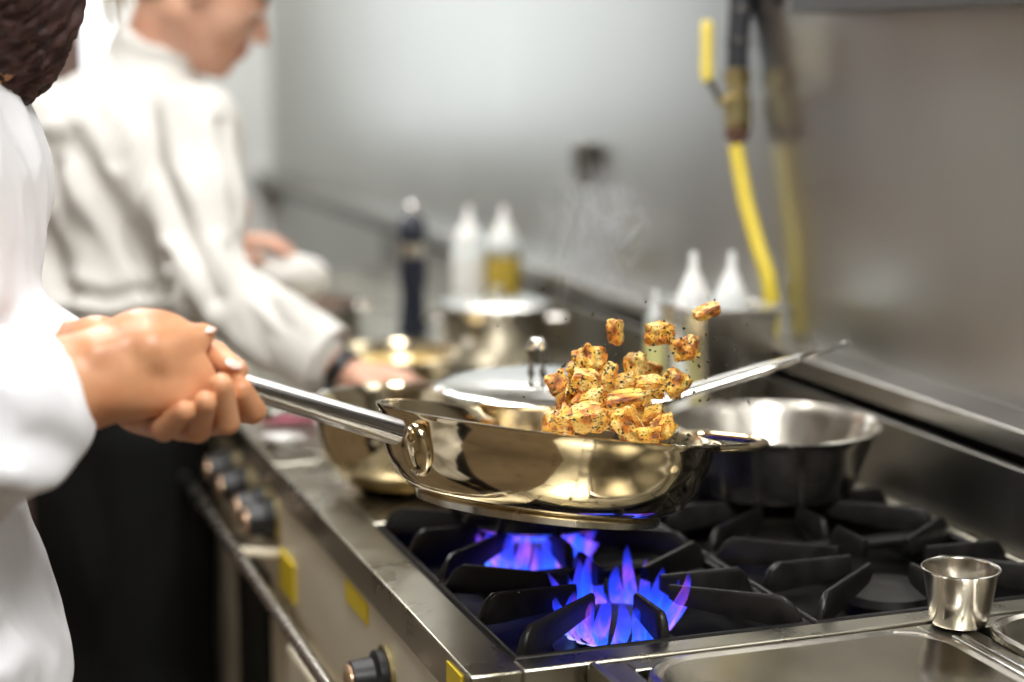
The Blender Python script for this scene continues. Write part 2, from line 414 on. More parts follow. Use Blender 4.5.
# far wall with an opening for the added, unseen window
b = MB(); wx0, wx1, wz0, wz1 = -.62, .70, 1.08, 2.50
b.box(-2.15, wx0, 5.5, 5.62, 0, 2.75).box(wx1, XW, 5.5, 5.62, 0, 2.75).box(wx0, wx1, 5.5, 5.62, 0, wz0).box(wx0, wx1, 5.5, 5.62, wz1, 2.75)
struct(b.build('wall_far', M['far_wall']))
w = struct(MB().box(wx0, wx1, 5.56, 5.58, wz0, wz1).build('added_window', M['added_window_glow']))  # unseen window added for bright reflections in the steel wall and lid
b = MB().box(wx0, wx1, 5.52, 5.555, wz0, wz0+.05).box(wx0, wx1, 5.52, 5.555, wz1-.05, wz1).box(wx0, wx0+.05, 5.52, 5.555, wz0, wz1).box(wx1-.05, wx1, 5.52, 5.555, wz0, wz1).box(.10, .14, 5.52, 5.555, wz0, wz1)
b.build('added_window_frame', M['white_china'], w)
# steel ledge along the foot of the wall panel
b = MB().box(1.052, XW, .2, 5.5, .997, 1.022)
struct(b.build('trim_1', M['ledge'], bevel=.003))
struct(MB().box(1.075, XW, .2, 5.5, .98, .997).build('ledge_gap_shade', M['soot_shade']))  # shade of the gap under the ledge, drawn as a black strip

def ceiling_lamp(x, y, label, sx=.6, sy=.9, p=26):
    t = thing('ceiling_light', label, 'ceiling light', (x, y, 2.7))
    MB().box(x-sx/2-.03, x+sx/2+.03, y-sy/2-.03, y-sy/2, 2.68, 2.75).box(x-sx/2-.03, x+sx/2+.03, y+sy/2, y+sy/2+.03, 2.68, 2.75)\
        .box(x-sx/2-.03, x-sx/2, y-sy/2, y+sy/2, 2.68, 2.75).box(x+sx/2, x+sx/2+.03, y-sy/2, y+sy/2, 2.68, 2.75).build('lamp_frame', M['steel'], t)
    MB().box(x-sx/2, x+sx/2, y-sy/2, y+sy/2, 2.71, 2.73).build('diffuser', M['lamp'], t)
    ld = bpy.data.lights.new('lamp_light', 'AREA'); ld.shape = 'RECTANGLE'; ld.size = sx; ld.size_y = sy; ld.energy = p; ld.color = (1, .985, .965)
    lo = bpy.data.objects.new('lamp_light', ld); C.objects.link(lo); lo.location = (x, y, 2.695)
for x, y, p, s in LAMPS if 'LAMPS' in globals() else [(.15, 1.9, 15, 'panel lamp in the ceiling over the near chef'), (.3, 3.3, 13, 'panel lamp in the ceiling over the second chef'),
                   (.45, .12, 40, 'unseen ceiling panel lamp added over the prep counter to brighten the near chef'), (.3, 4.85, 30, 'panel lamp in the ceiling before the added far window')]:  # the prep counter lamp is added to brighten the near chef's jacket
    ceiling_lamp(x, y, s, p=p)

# ------------------------------------------------------------------ ranges
GX0, GXM, GX1 = .462, .745, 1.028     # grate edges across
GY0, GYM, GY1 = 1.316, 1.54, 1.762
def fascia(t, y0, y1, knobs, zk=.828):
    b = MB().box(XF+.004, XF+.02, y0+.002, y1-.002, .742, .865)
    b.build('control_panel', M['fascia'], t)
    b = MB().box(XF+.012, XB, y0+.004, y1-.004, .12, .74); b.build('range_body', M['fascia'], t)
    for y in knobs:
        k = MB().lathe([(.0, 0), (.027, 0), (.027, .012), (.021, .016), (.019, .036), (.0, .038)], (XF+.004, y, zk), 28, Matrix.Rotation(-PI/2, 3, 'Y')).build('control_knob', M['black_plastic'], t)
        MB().lathe([(.0, .0), (.0165, 0), (.0165, .0025), (0, .003)], (XF-.033, y, zk), 24, Matrix.Rotation(-PI/2, 3, 'Y')).build('knob_face', M['gold_disc'], k)
        MB().lathe([(.028, 0), (.031, 0), (.031, .004), (.028, .005)], (XF+.004, y, zk), 28, Matrix.Rotation(-PI/2, 3, 'Y')).build('knob_ring', M['brass'], k)
    for x in (XF+.06, XB-.08):
        for y in (y0+.06, y1-.06):
            MB().lathe([(.0, 0), (.024, 0), (.024, .01), (.018, .015), (.018, .12), (0, .12)], (x, y, 0), 16).build('leg', M['steel'], t)
def oven_door(t, y0, y1, z0, z1):
    d = MB().box(XF-.006, XF+.012, y0, y1, z0, z1).build('oven_door', M['fascia'], t, bevel=.004)
    MB().box(XF-.008, XF-.004, y0+.1, y1-.1, z0+.14, z1-.16).build('door_window', M['black_plastic'], d)
    MB().tube([(XF-.004, y0+.06, z1-.05), (XF-.045, y0+.06, z1-.05), (XF-.045, y1-.06, z1-.05), (XF-.004, y1-.06, z1-.05)], .008, 10).build('door_handle', M['steel'], d)

RY0, RY1 = 1.286, 2.06
r1 = thing('gas_range', 'steel gas range with four burners under the held frying pan, blue flames lit', 'gas range', (.73, 1.67, 0))
b = MB()                                     # pressed worktop with the burner well left open
b.box(XF, GX0-.002, RY0, RY1, ZT-.036, ZT).box(GX1+.002, XB, RY0, RY1, ZT-.036, ZT)
b.box(GX0-.002, GX1+.002, RY0, GY0-.002, ZT-.036, ZT).box(GX0-.002, GX1+.002, GY1+.002, RY1, ZT-.036, ZT)
b.build('worktop', M['top_steel'], r1, bevel=.0025)
b = MB().box(GX0-.002, GX1+.002, GY0-.002, GY1+.002, .842, .846)
b.box(GX0-.002, GX0+.001, GY0, GY1, .846, ZT-.002).box(GX1-.001, GX1+.002, GY0, GY1, .846, ZT-.002).box(GX0, GX1, GY0-.002, GY0+.001, .846, ZT-.002).box(GX0, GX1, GY1-.001, GY1+.002, .846, ZT-.002)
b.build('drip_tray', M['soot_shade'], r1)
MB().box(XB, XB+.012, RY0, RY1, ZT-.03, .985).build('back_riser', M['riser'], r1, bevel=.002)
fascia(r1, RY0, RY1, (1.38, 1.555), .806)
oven_door(r1, RY0+.05, RY1-.08, .2, .70)
MB().box(XF+.002, XF+.0045, 1.625, 1.715, .835, .857).build('warning_sticker', M['yellow'], r1)['label'] = 'yellow sticker above the knobs'
MB().box(XF-.0015, XF+.0005, 1.305, 1.345, .868, .894).build('warning_sticker', M['yellow'], r1)['label'] = 'yellow sticker on the worktop edge'
# burners
def burner(t, x, y, lit):
    br = MB().lathe([(0, .846), (.062, .846), (.06, .858), (.040, .862), (.040, .872), (0, .872)], (x, y, 0), 40).build('burner', M['iron'], t)
    MB().lathe([(0, .872), (.047, .872), (.049, .876), (.046, .884), (.018, .887), (0, .886)], (x, y, 0), 40).build('burner_cap', M['iron'], br)
    if not lit: return
    rnd = random.Random(int(x*1000+y*77))
    n = 26
    for i in range(n):
        a = 2*PI*i/n+rnd.uniform(-.05, .05); ht = rnd.uniform(.040, .066); r0 = rnd.uniform(.0058, .0082)
        tng = Vector((math.cos(a), math.sin(a), 0)); sd = Vector((-tng.y, tng.x, 0)); rings = []
        for s in range(9):
            u = s/8; rr = r0*(math.sin(PI*min(u*.72+.26, 1))**.8)*(1 if u < 1 else .02)+.0003
            c = Vector((x, y, .870+ht*u))+tng*(.044+.020*u**.8+.004*math.sin(u*5+a*3))+sd*(.004*math.sin(u*4+i))
            rings.append([c+sd*rr*math.cos(2*PI*j/10)+tng*rr*.75*math.sin(2*PI*j/10) for j in range(10)])
        MB().loft(rings).build('flame', M['flame'], br, sharp=180)
BX = ((GX0+GXM)/2, (GXM+GX1)/2); BY = ((GY0+GYM)/2, (GYM+GY1)/2)
burner(r1, BX[0], BY[0], True); burner(r1, BX[0], BY[1], True); burner(r1, BX[1], BY[0], False); burner(r1, BX[1], BY[1], False)

def grate(x0, x1, y0, y1, label):
    cx, cy = (x0+x1)/2, (y0+y1)/2; zt = .921; g = 'cast iron grates over the burners'
    t = thing('burner_grate', label, 'burner grate', (cx, cy, ZT), g)
    e = .0045; b = MB()
    b.tube([(x0+e, y0+e, .894), (x1-e, y0+e, .894), (x1-e, y1-e, .894), (x0+e, y1-e, .894)], .0062, 10, closed=True)
    b.build('grate_frame', M['iron'], t, sharp=60)
    ends = [(x0+.006, cy), (x1-.006, cy), (cx, y0+.006), (cx, y1-.006), (x0+.008, y0+.008), (x1-.008, y0+.008), (x0+.008, y1-.008), (x1-.008, y1-.008)]
    for i, (ex, ey) in enumerate(ends):
        d = Vector((cx-ex, cy-ey, 0)); L = d.length; d.normalize(); s = Vector((-d.y, d.x, 0)); L -= .042 if i < 4 else .048
        w = .0036; e0 = Vector((ex, ey, 0)); N = 14; rings = []
        for k in range(N+1):
            u = k/N; q = e0+d*(L*u)
            top = zt-.020*max(0, 1-u/.16)**2; bot = .893+(.012*max(0, (u-.12)/.88)**1.2 if i >= 4 else .009*max(0, (u-.2)/.8))
            if u > .93: bot += .004
            ww = w*(1.15-.25*u)
            rings.append([q-s*ww+Vector((0, 0, bot)), q-s*ww*1.0+Vector((0, 0, top-.003)), q-s*ww*.5+Vector((0, 0, top)), q+s*ww*.5+Vector((0, 0, top)), q+s*ww+Vector((0, 0, top-.003)), q+s*ww+Vector((0, 0, bot))])
        MB().loft(rings).build('grate_finger', M['iron'], t, sharp=50)
    return t
grate(GX0, GXM, GY0, GYM, 'black cast-iron grate nearest the worktop edge, bright blue flames rising through it')
grate(GXM, GX1, GY0, GYM, 'black cast-iron grate beside the small steel cup, bare and unlit')
grate(GX0, GXM, GYM, GY1, 'black cast-iron grate holding the lidded saucepan, blue flames below')
grate(GXM, GX1, GYM, GY1, 'black cast-iron grate holding the open saute pan by the back riser')

# second range, where the other chef works
r2 = thing('gas_range', 'steel gas range in front of the chef in the background', 'gas range', (.73, 3.0, 0))
S0, S1 = 2.064, 3.9
MB().box(XF, XB, S0, S1, ZT-.036, ZT).build('worktop', M['top_steel'], r2, bevel=.0025)
MB().box(XB, XB+.012, S0, S1, ZT-.03, .985).build('back_riser', M['riser'], r2, bevel=.002)
fascia(r2, S0, S1, (2.06+.02, 2.14, 2.26, 2.36, 2.9, 3.0), .828)
MB().box(XF-.0, XF+.012, 2.16, 2.34, .14, .735).build('recess_shade', M['soot_shade'], r2)  # flat black slab painted as the shade inside an opening
oven_door(r2, 2.75, 3.5, .2, .70)
MB().box(XF+.0005, XF+.004, 1.965, 2.045, .752, .80).build('warning_sticker', M['yellow'], r1)['label'] = 'square yellow sticker low on the panel'
# rail in front of the knobs
t = thing('guard_rail', 'steel guard rail running in front of the range knobs', 'rail', (.36, 2.0, .80))
MB().tube([(.362, 1.30, .80), (.362, 2.0, .80), (.362, 3.8, .80)], .0075, 12).build('rail_bar', M['steel'], t)
for y in (1.34, 2.05, 2.8, 3.7): MB().tube([(.362, y, .80), (.39, y, .795), (.420, y, .79)], .006, 8).build('rail_bracket', M['fascia'], t)

# ------------------------------------------------------------------ prep counter with food pans
pc = thing('prep_counter', 'steel prep counter with sunken food pans at the near end of the range', 'counter', (.73, .9, 0))
CY = RY0-.002
px0, px1, py1, py0 = .545, .832, 1.268, .94
qx0, qx1 = .868, 1.04
b = MB().box(.515, px0+.004, .3, CY, .868, ZT-.002).box(px1-.004, qx0+.004, .3, CY, .868, ZT-.002).box(qx1-.004, XB, .3, CY, .868, ZT-.002)
b.box(px0+.004, px1-.004, py1-.006, CY, .868, ZT-.002).box(px0+.004, px1-.004, .3, py0+.006, .868, ZT-.002)
b.box(qx0+.004, qx1-.004, py1-.006, CY, .868, ZT-.002).box(qx0+.004, qx1-.004, .3, py0+.006, .868, ZT-.002)
b.build('counter_top', M['top_steel'], pc, bevel=.0015)
MB().box(XF, .513, .3, CY-.004, .84, .866).build('side_shelf', M['top_steel'], pc, bevel=.002)
MB().box(.512, .5185, .3, CY-.012, .868, .906).build('upstand', M['top_steel'], pc, bevel=.0015)
MB().box(.835, .839, .3, CY-.045, ZT-.002, .903).box(.845, .849, .3, CY-.045, ZT-.002, .903).build('divider_bar', M['bright_steel'], pc, bevel=.001)
MB().box(XF+.012, XB, .3, CY-.004, .1, .80).build('counter_body', M['fascia'], pc)
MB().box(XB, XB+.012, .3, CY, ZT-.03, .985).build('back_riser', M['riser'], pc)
for x in (XF+.06, XB-.08):
    for y in (.4, 1.2): MB().lathe([(0, 0), (.024, 0), (.018, .015), (.018, .1), (0, .1)], (x, y, 0), 16).build('leg', M['steel'], pc)
def gastro(x0, x1, y0, y1, label):
    t = thing('food_pan', label, 'food pan', ((x0+x1)/2, (y0+y1)/2, ZT-.05), 'sunken food pans in the near counter')
    def rr(ins, z, rad, n=8):
        X0, X1, Y0, Y1 = x0+ins, x1-ins, y0+ins, y1-ins; o = []
        for (cx, cy, a0) in ((X1-rad, Y1-rad, 0), (X0+rad, Y1-rad, PI/2), (X0+rad, Y0+rad, PI), (X1-rad, Y0+rad, 3*PI/2)):
            for i in range(n+1): a = a0+PI/2*i/n; o.append(Vector((cx+rad*math.cos(a), cy+rad*math.sin(a), z)))
        return o
    rim = MB().loft([rr(0, ZT-.001, .052), rr(.001, ZT+.0035, .052), rr(.006, ZT+.0050, .049), rr(.011, ZT+.003, .046)], False); rim.build('pan_rim', M['satin_steel'], t)
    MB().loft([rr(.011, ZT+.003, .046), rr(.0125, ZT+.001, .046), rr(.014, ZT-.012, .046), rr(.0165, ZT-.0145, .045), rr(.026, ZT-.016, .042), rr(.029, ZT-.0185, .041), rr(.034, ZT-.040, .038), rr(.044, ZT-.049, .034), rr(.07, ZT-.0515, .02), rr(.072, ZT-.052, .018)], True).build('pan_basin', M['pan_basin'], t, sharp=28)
gastro(px0, px1, py0, py1, 'wide sunken steel food pan left of the small cup')
gastro(qx0, qx1, py0, py1, 'narrow sunken steel food pan in the right corner, behind the divider')

# little sauce cup
cx, cy = .864, 1.272
t = thing('sauce_cup', 'small brushed steel sauce cup with a rolled rim beside the food pans', 'cup', (cx, cy, ZT+.0005))
MB().lathe([(0, 0), (.024, 0), (.0255, .003), (.029, .025), (.0325, .046), (.0335, .049), (.0325, .049), (.0312, .046), (.028, .025), (.0245, .005), (0, .004)], (cx, cy, ZT+.001), 56).build('cup_body', M['satin_steel'], t)
MB().tube([(cx+.0338*math.cos(a), cy+.0338*math.sin(a), ZT+.0505) for a in [2*PI*i/56 for i in range(56)]], .0011, 8, closed=True).build('cup_rim', M['bright_steel'], t)

# ------------------------------------------------------------------ pans on the grates
def open_pan(name, c, rt, rb, h, m, label, cat, th=.003, mi=None, z=None):
    t = thing(name, label, cat, c)
    prof = [(0, 0), (rb, 0), (rb+.004, .004), (rb+(rt-rb)*.45, h*.42), (rb+(rt-rb)*.85, h*.85), (rt, h-.002), (rt+.004, h), (rt+.001, h+.0015), (rt-th, h-.004), (rb+(rt-rb)*.85-th, h*.85), (rb+(rt-rb)*.45-th, h*.42), (rb-th, .008), (0, .007)]
    MB().lathe(prof, c, 72).build('pan_body', m, t, sharp=50)
    return t
t = open_pan('saute_pan', (BX[1]+.010, BY[1]+.035, .9215), .114, .084, .074, M['satin_steel'], 'open brushed steel saute pan on the back right burner', 'pan')
# lidded saucepan with its long handle
pcx, pcy, pz = BX[0]+.006, BY[1]+.012, .9215
t = thing('saucepan', 'lidded steel saucepan behind the held frying pan, long flat handle pointing right', 'saucepan', (pcx, pcy, pz))
MB().lathe([(0, 0), (.084, 0), (.090, .006), (.094, .03), (.096, .131), (.101, .135), (.099, .137), (.092, .131), (.090, .03), (.08, .01), (0, .008)], (pcx, pcy, pz), 64).build('pan_body', M['satin_steel'], t, sharp=50)
ld = MB().lathe([(.104, .134), (.106, .137), (.103, .140), (.093, .142), (.075, .147), (.04, .150), (0, .151)], (pcx, pcy, pz), 64).build('lid', M['bright_steel'], t, sharp=60)
hk = [Vector((pcx, pcy, pz))+RT*x+Vector((0, 0, z)) for x, z in ((-.006, .148), (-.0065, .176), (-.003, .184), (.003, .184), (.0065, .176), (.006, .148))]
MB().tube(hk, .0052, 12).build('lid_knob', M['bright_steel'], ld)
ha, hb, hc = at(634, 408, 1.79), at(800, 357, 1.80), at(844, 344, 1.80)
def strap(pts, wid, thick, name, m, par, side):
    rings = []
    for i, p in enumerate(pts):
        tn = (pts[min(i+1, len(pts)-1)]-pts[max(i-1, 0)]).normalized(); s = (side-tn*side.dot(tn)).normalized(); u = s.cross(tn)
        w_, t_ = wid[i], thick[i]; rings.append([p+s*w_*math.cos(2*PI*j/16)+u*t_*math.sin(2*PI*j/16) for j in range(16)])
    return MB().loft(rings).build(name, m, par, sharp=60)
hp = [ha.lerp(hb, i/8) for i in range(9)]
hd = strap(hp, [.016, .017, .017, .017, .016, .016, .0155, .014, .011], [.006, .0065, .0065, .0065, .006, .006, .006, .005, .003], 'handle', M['bright_steel'], t, FW.cross(UP)*-.35+UP*0+FW)
ax = (hc-hb).normalized(); sdv = (FW-ax*FW.dot(ax)).normalized(); mid = (hb+hc)/2
MB().tube([mid+ax*(.030*math.cos(a))+sdv*(.015*math.sin(a)) for a in [2*PI*i/28 for i in range(28)]], .0026, 8, closed=True).build('hanging_loop', M['bright_steel'], hd)
MB().box(-.012, .012, -.008, .008, -.014, .014, frame_to(ax), ha-ax*.004).build('handle_bracket', M['satin_steel'], t, bevel=.003)

# ------------------------------------------------------------------ the held frying pan
pc_ = at(548, 423, 1.58)
view = (pc_-CAM).normalized()
ux = (RT*math.cos(R_(7.1))-UP*math.sin(R_(7.1))).normalized()
ux = (ux-view*ux.dot(view)).normalized()
u0 = view.cross(ux)*-1
if u0.z < 0: u0 = -u0
el = R_(3.3)
nz = (u0*math.cos(el)-view*math.sin(el)).normalized()      # pan axis
wy = nz.cross(ux).normalized()                              # away from the viewer, in the rim plane
PM = Matrix((ux, wy, nz)).transposed()
def P3(x, y, z): return pc_+PM @ Vector((x, y, z))
fp = thing('frying_pan', 'big polished steel frying pan held tilted over the burners, tossing golden cubes', 'frying pan', pc_-nz*.078)
prof = [(0, -.071), (.106, -.071), (.114, -.0695), (.130, -.060), (.143, -.041), (.1495, -.020), (.1525, -.005), (.1565, -.0005), (.1565, .001), (.152, .0012), (.149, -.003), (.146, -.020), (.139, -.041), (.126, -.058), (.110, -.066), (0, -.067)]
MB().lathe(prof, pc_, 128, PM).build('pan_body', M['gold_reflect_steel'], fp, sharp=50)
MB().lathe([(0, -.0705), (.109, -.0705), (.1115, -.073), (.110, -.0785), (0, -.0785)], pc_, 96, PM).build('base_plate', M['satin_steel'], fp, sharp=50)
A = at(397, 432, 1.466); Bh = at(238, 384, 1.372); Eh = at(128, 350, 1.315)
pts = [A.lerp(Bh, i/6) for i in range(7)]+[Bh.lerp(Eh, i/4) for i in range(1, 5)]
MB().tube(pts, [.0112, .0112, .0108, .0104, .0100, .0096, .0093, .009, .0092, .0096, .006], 20).build('handle', M['handle_steel'], fp, sharp=60)
# bracket plate riveted on the wall of the pan
hdir = (A-Bh).normalized(); la = PM.transposed() @ (A-pc_); az = math.atan2(la.y, la.x)
nrm = (PM @ Vector((math.cos(az), math.sin(az), -.38))).normalized(); bo = P3(.1465*math.cos(az), .1465*math.sin(az), -.030)
BMx = frame_to(nrm, nz)
bk = MB().lathe([(0, .010), (.012, .010), (.015, .007), (.019, .005), (.021, .001), (.021, -.004), (0, -.004)], bo, 40, BMx @ Matrix.Diagonal((1.15, .80, 1))).build('handle_bracket', M['gold_reflect_steel'], fp, sharp=60)
for a in (-1, 1): MB().sphere(bo+BMx @ Vector((a*.019, 0, .005)), .0028, 12).build('rivet', M['bright_steel'], bk)
# helper loop on the far right
lp = [P3(.118, .098, -.003), P3(.150, .108, .002), P3(.196, .085, .004), P3(.205, .060, .003), P3(.190, .020, .0), P3(.154, -.004, -.004)]
q = []
for i in range(len(lp)-1):
    for s in range(4): q.append(lp[i].lerp(lp[i+1], s/4))
q.append(lp[-1])
for _ in range(1): q = [q[0]]+[(q[i-1]+q[i]*2+q[i+1])/4 for i in range(1, len(q)-1)]+[q[-1]]
MB().tube(q, .0044, 10).build('helper_handle', M['gold_reflect_steel'], fp, sharp=60)
# seasoning lying in the far side of the pan
b = MB(); rnd = random.Random(4)
for i in range(520):
    x = rnd.uniform(.02, .128); y = rnd.uniform(-.06, .09)
    if x*x+y*y > .130**2: continue
    rr = math.hypot(x, y); z = -.064+max(0, rr-.098)*1.35+rnd.uniform(0, .006)+max(0, x-.085)*.6; s = rnd.uniform(.0012, .0028)
    b.sphere(P3(x, y, z), (s, s*.7, s*.6), 6, Euler((rnd.random()*3, rnd.random()*3, 0)).to_matrix())
o = tag(b.build('chopped_herbs', M['herb'], None, P3(.07, .03, -.06)), 'dark chopped herbs and pepper grains lying in the frying pan', 'herbs'); o['kind'] = 'stuff'

# ------------------------------------------------------------------ the toasted cubes
def cube_mesh(seed):
    rnd = random.Random(seed); me = bpy.data.meshes.new('toasted_cube'); bm = bmesh.new()
    bmesh.ops.create_cube(bm, size=1.0)
    for v in bm.verts: v.co *= 1+rnd.uniform(-.10, .08); v.co += Vector([rnd.uniform(-.07, .07) for _ in range(3)])
    bmesh.ops.bevel(bm, geom=bm.edges[:]+bm.verts[:], offset=.15, segments=2, affect='EDGES', profile=.6)
    bmesh.ops.subdivide_edges(bm, edges=bm.edges[:], cuts=2, use_grid_fill=True)
    bmesh.ops.subdivide_edges(bm, edges=bm.edges[:], cuts=1, use_grid_fill=True)
    for v in bm.verts:
        n = mnoise.noise(v.co*2.6+Vector((seed*3.7, 0, 0)))*.16+mnoise.noise(v.co*6+Vector((0, seed, 0)))*.10
        v.co += v.co.normalized()*n
    bmesh.ops.recalc_face_normals(bm, faces=bm.faces[:])
    bm.to_mesh(me); bm.free(); me.polygons.foreach_set('use_smooth', [True]*len(me.polygons)); me.materials.append(M['crouton'])
    return me
CM = [cube_mesh(s) for s in (1, 5, 9, 13, 21)]
g_pile = 'toasted cubes heaped in the pan'; g_fly = 'toasted cubes flying above the pan'
cubes = [  # px, py, depth, size(px), stretch, label, group
 (616, 332, 1.59, 22, (.9, .7, 1.15), 'toasted cube flying alone over the left of the heap', g_fly),
 (662, 334, 1.58, 25, (1.05, .95, .9), 'upper left cube of the flying pair that touch', g_fly),
 (686, 349, 1.57, 24, (.95, 1, 1.05), 'lower right cube of the flying pair that touch', g_fly),
 (707, 312, 1.60, 19, (1.4, .8, .65), 'small flat golden crumb, the highest piece in the air', g_fly),
 (590, 360, 1.57, 28, (1.05, .9, 1), 'browned cube crowning the left of the heap', g_pile),
 (559, 385, 1.56, 25, (1, .9, .9), 'orange-brown cube, leftmost of the heap', g_pile),
 (586, 384, 1.54, 27, (1.1, .9, .95), 'herb-speckled cube just right of the leftmost orange one', g_pile),
 (608, 377, 1.57, 24, (.8, .9, 1.15), 'narrow upright cube right below the crowning brown cube', g_pile),
 (626, 383, 1.57, 24, (1, 1, .8), 'pale cube in the upper middle of the heap', g_pile),
 (635, 366, 1.59, 23, (.9, .8, 1.1), 'orange crusted upright cube at the top centre of the heap', g_pile),
 (650, 372, 1.61, 22, (1, .9, .9), 'speckled cube just right of the top centre orange one', g_pile),
 (650, 388, 1.56, 27, (1.2, .9, .8), 'bright yellow cube left of the rightmost raised cube', g_pile),
 (675, 384, 1.57, 26, (.9, .9, 1.1), 'brown-edged cube, rightmost of the raised ones by the pan handle', g_pile),
 (624, 402, 1.54, 28, (1.5, .8, .7), 'long flat piece across the middle of the heap', g_pile),
 (590, 402, 1.53, 27, (1.1, 1, .9), 'heavily herbed cube in the middle left of the heap', g_pile),
 (570, 402, 1.55, 25, (.9, 1, 1), 'yellow cube under the leftmost orange one', g_pile),
 (568, 421, 1.53, 26, (1, .9, .9), 'golden cube low on the left, above the near rim', g_pile),
 (554, 424, 1.56, 23, (.8, .9, 1.05), 'lowest left cube, against the inside of the pan', g_pile),
 (588, 419, 1.51, 28, (1.1, .9, 1), 'orange-gold cube low in the front left of the heap', g_pile),
 (607, 418, 1.54, 26, (.9, 1, 1), 'dark-crusted cube low in the middle of the heap', g_pile),
 (629, 424, 1.52, 29, (.85, .9, 1.2), 'tall orange-brown cube standing at the front rim', g_pile),
 (653, 417, 1.56, 25, (1.1, .9, .8), 'flat brown-topped cube low on the right', g_pile),
 (664, 427, 1.53, 24, (1, .9, .9), 'lowest right cube in the heap', g_pile),
 (645, 436, 1.50, 25, (1.1, .9, .7), 'yellow cube at the near rim, right of the tall brown one', g_pile),
 (607, 396, 1.60, 26, (1, 1, 1), 'cube half hidden in the centre of the heap', g_pile),
 (638, 408, 1.61, 26, (1, 1, 1), 'cube half hidden behind the long flat piece', g_pile),
 (580, 372, 1.60, 22, (1, 1, 1), 'cube half hidden behind the crowning brown cube', g_pile)]
rnd = random.Random(11)
for i, (x, y, d, s, st, lab, g) in enumerate(cubes):
    o = bpy.data.objects.new('toasted_cube', CM[i % 5]); C.objects.link(o); o.location = at(x, y, d); k = s/FPX*d*.94
    o.scale = (k*st[0], k*st[1], k*st[2])
    o.rotation_euler = (rnd.uniform(-.5, .5), rnd.uniform(-.45, .45), rnd.uniform(-.9, .9)-YAW+.5)
    tag(o, lab, 'toasted cube', g)
b = MB()
for i in range(120):
    x = rnd.gauss(640, 48); y = rnd.gauss(372, 34); s = rnd.uniform(.0005, .0016)
    if y > 425: continue
    b.sphere(at(x, y, rnd.uniform(1.52, 1.62)), (s*rnd.uniform(.8, 2), s, s*.7), 6, Euler((rnd.random()*3, rnd.random()*3, 0)).to_matrix())
o = tag(b.build('flying_herb_flecks', M['herb'], None, at(640, 372, 1.57)), 'tiny dark herb flecks thrown up in the air around the cubes', 'herbs'); o['kind'] = 'stuff'

# steam
sc_ = at(592, 236, 1.72)
b = MB().sphere(sc_, (.072, .04, .085), 24, frame_to(UP, RT))
o = tag(b.build('steam', M['steam'], None, sc_), 'thin wisp of steam curling up above the tossed cubes', 'steam'); o['kind'] = 'stuff'

# ------------------------------------------------------------------ container, bottles, valve
def squeeze(c, r, h, label, content, fill, group=None):
    t = thing('squeeze_bottle', label, 'squeeze bottle', c, group); c = Vector(c)
    zf = h*.66*fill
    if content: MB().lathe([(0, 0), (r*.96, 0), (r, .004), (r, zf), (0, zf)], c, 32).build('bottle_contents', content, t, sharp=50); z0 = zf
    else: z0 = 0
    MB().lathe([(0, z0), (r*(.96 if not content else 1), z0), (r, z0+.004), (r, h*.62), (r*.92, h*.67), (r*.62, h*.70), (0, h*.70)], c, 32).build('bottle_body', M['white_plastic'], t, sharp=50)
    MB().lathe([(0, h*.69), (r*.90, h*.69), (r*.90, h*.745), (r*.66, h*.80), (r*.42, h*.87), (r*.26, h*.90), (r*.20, h*.98), (r*.14, h), (0, h)], c, 28).build('nozzle_cap', M['white_plastic'], t, sharp=50)
    return t
cx0, cx1, cy0, cy1, cz = .930, 1.066, 1.955, 2.115, 1.078
t = thing('steel_container', 'square steel container with a wide rim holding two white squeeze bottles', 'container', ((cx0+cx1)/2, (cy0+cy1)/2, ZT))
def rect(i, z): return [Vector((cx0+i, cy0+i, z)), Vector((cx1-i, cy0+i, z)), Vector((cx1-i, cy1-i, z)), Vector((cx0+i, cy1-i, z))]
MB().loft([rect(.028, ZT+.001), rect(.016, cz-.004), rect(.018, cz-.004), rect(.030, ZT+.004)], True).build('container_body', M['satin_steel'], t, bevel=.004)
MB().loft([rect(0, cz-.006), rect(0, cz), rect(.018, cz), rect(.018, cz-.003), rect(.003, cz-.004), rect(.003, cz-.006)], False).build('container_rim', M['bright_steel'], t, bevel=.0008)
squeeze(((cx0+cx1)/2-.029, cy1-.062, ZT+.006), .025, .236, 'white squeeze bottle standing left in the square steel container', None, 0, 'squeeze bottles')
squeeze(((cx0+cx1)/2+.021, cy1-.072, ZT+.006), .025, .236, 'white squeeze bottle standing right in the square steel container', None, 0, 'squeeze bottles')
p = at(655, 320, 2.30); squeeze((p.x, p.y, ZT+.001), .013, .19, 'slim squeeze bottle of pale yellow sauce left of the square container', M['pale_oil'], 1.2, 'squeeze bottles')
squeeze((.945, 2.93, ZT+.001), .030, .228, 'white squeeze bottle behind the far saucepan, left of the oil bottle', M['white_china'], .9, 'squeeze bottles')
squeeze((1.0, 2.90, ZT+.001), .030, .228, 'squeeze bottle half full of golden oil behind the far saucepan', M['oil'], 1.02, 'squeeze bottles')

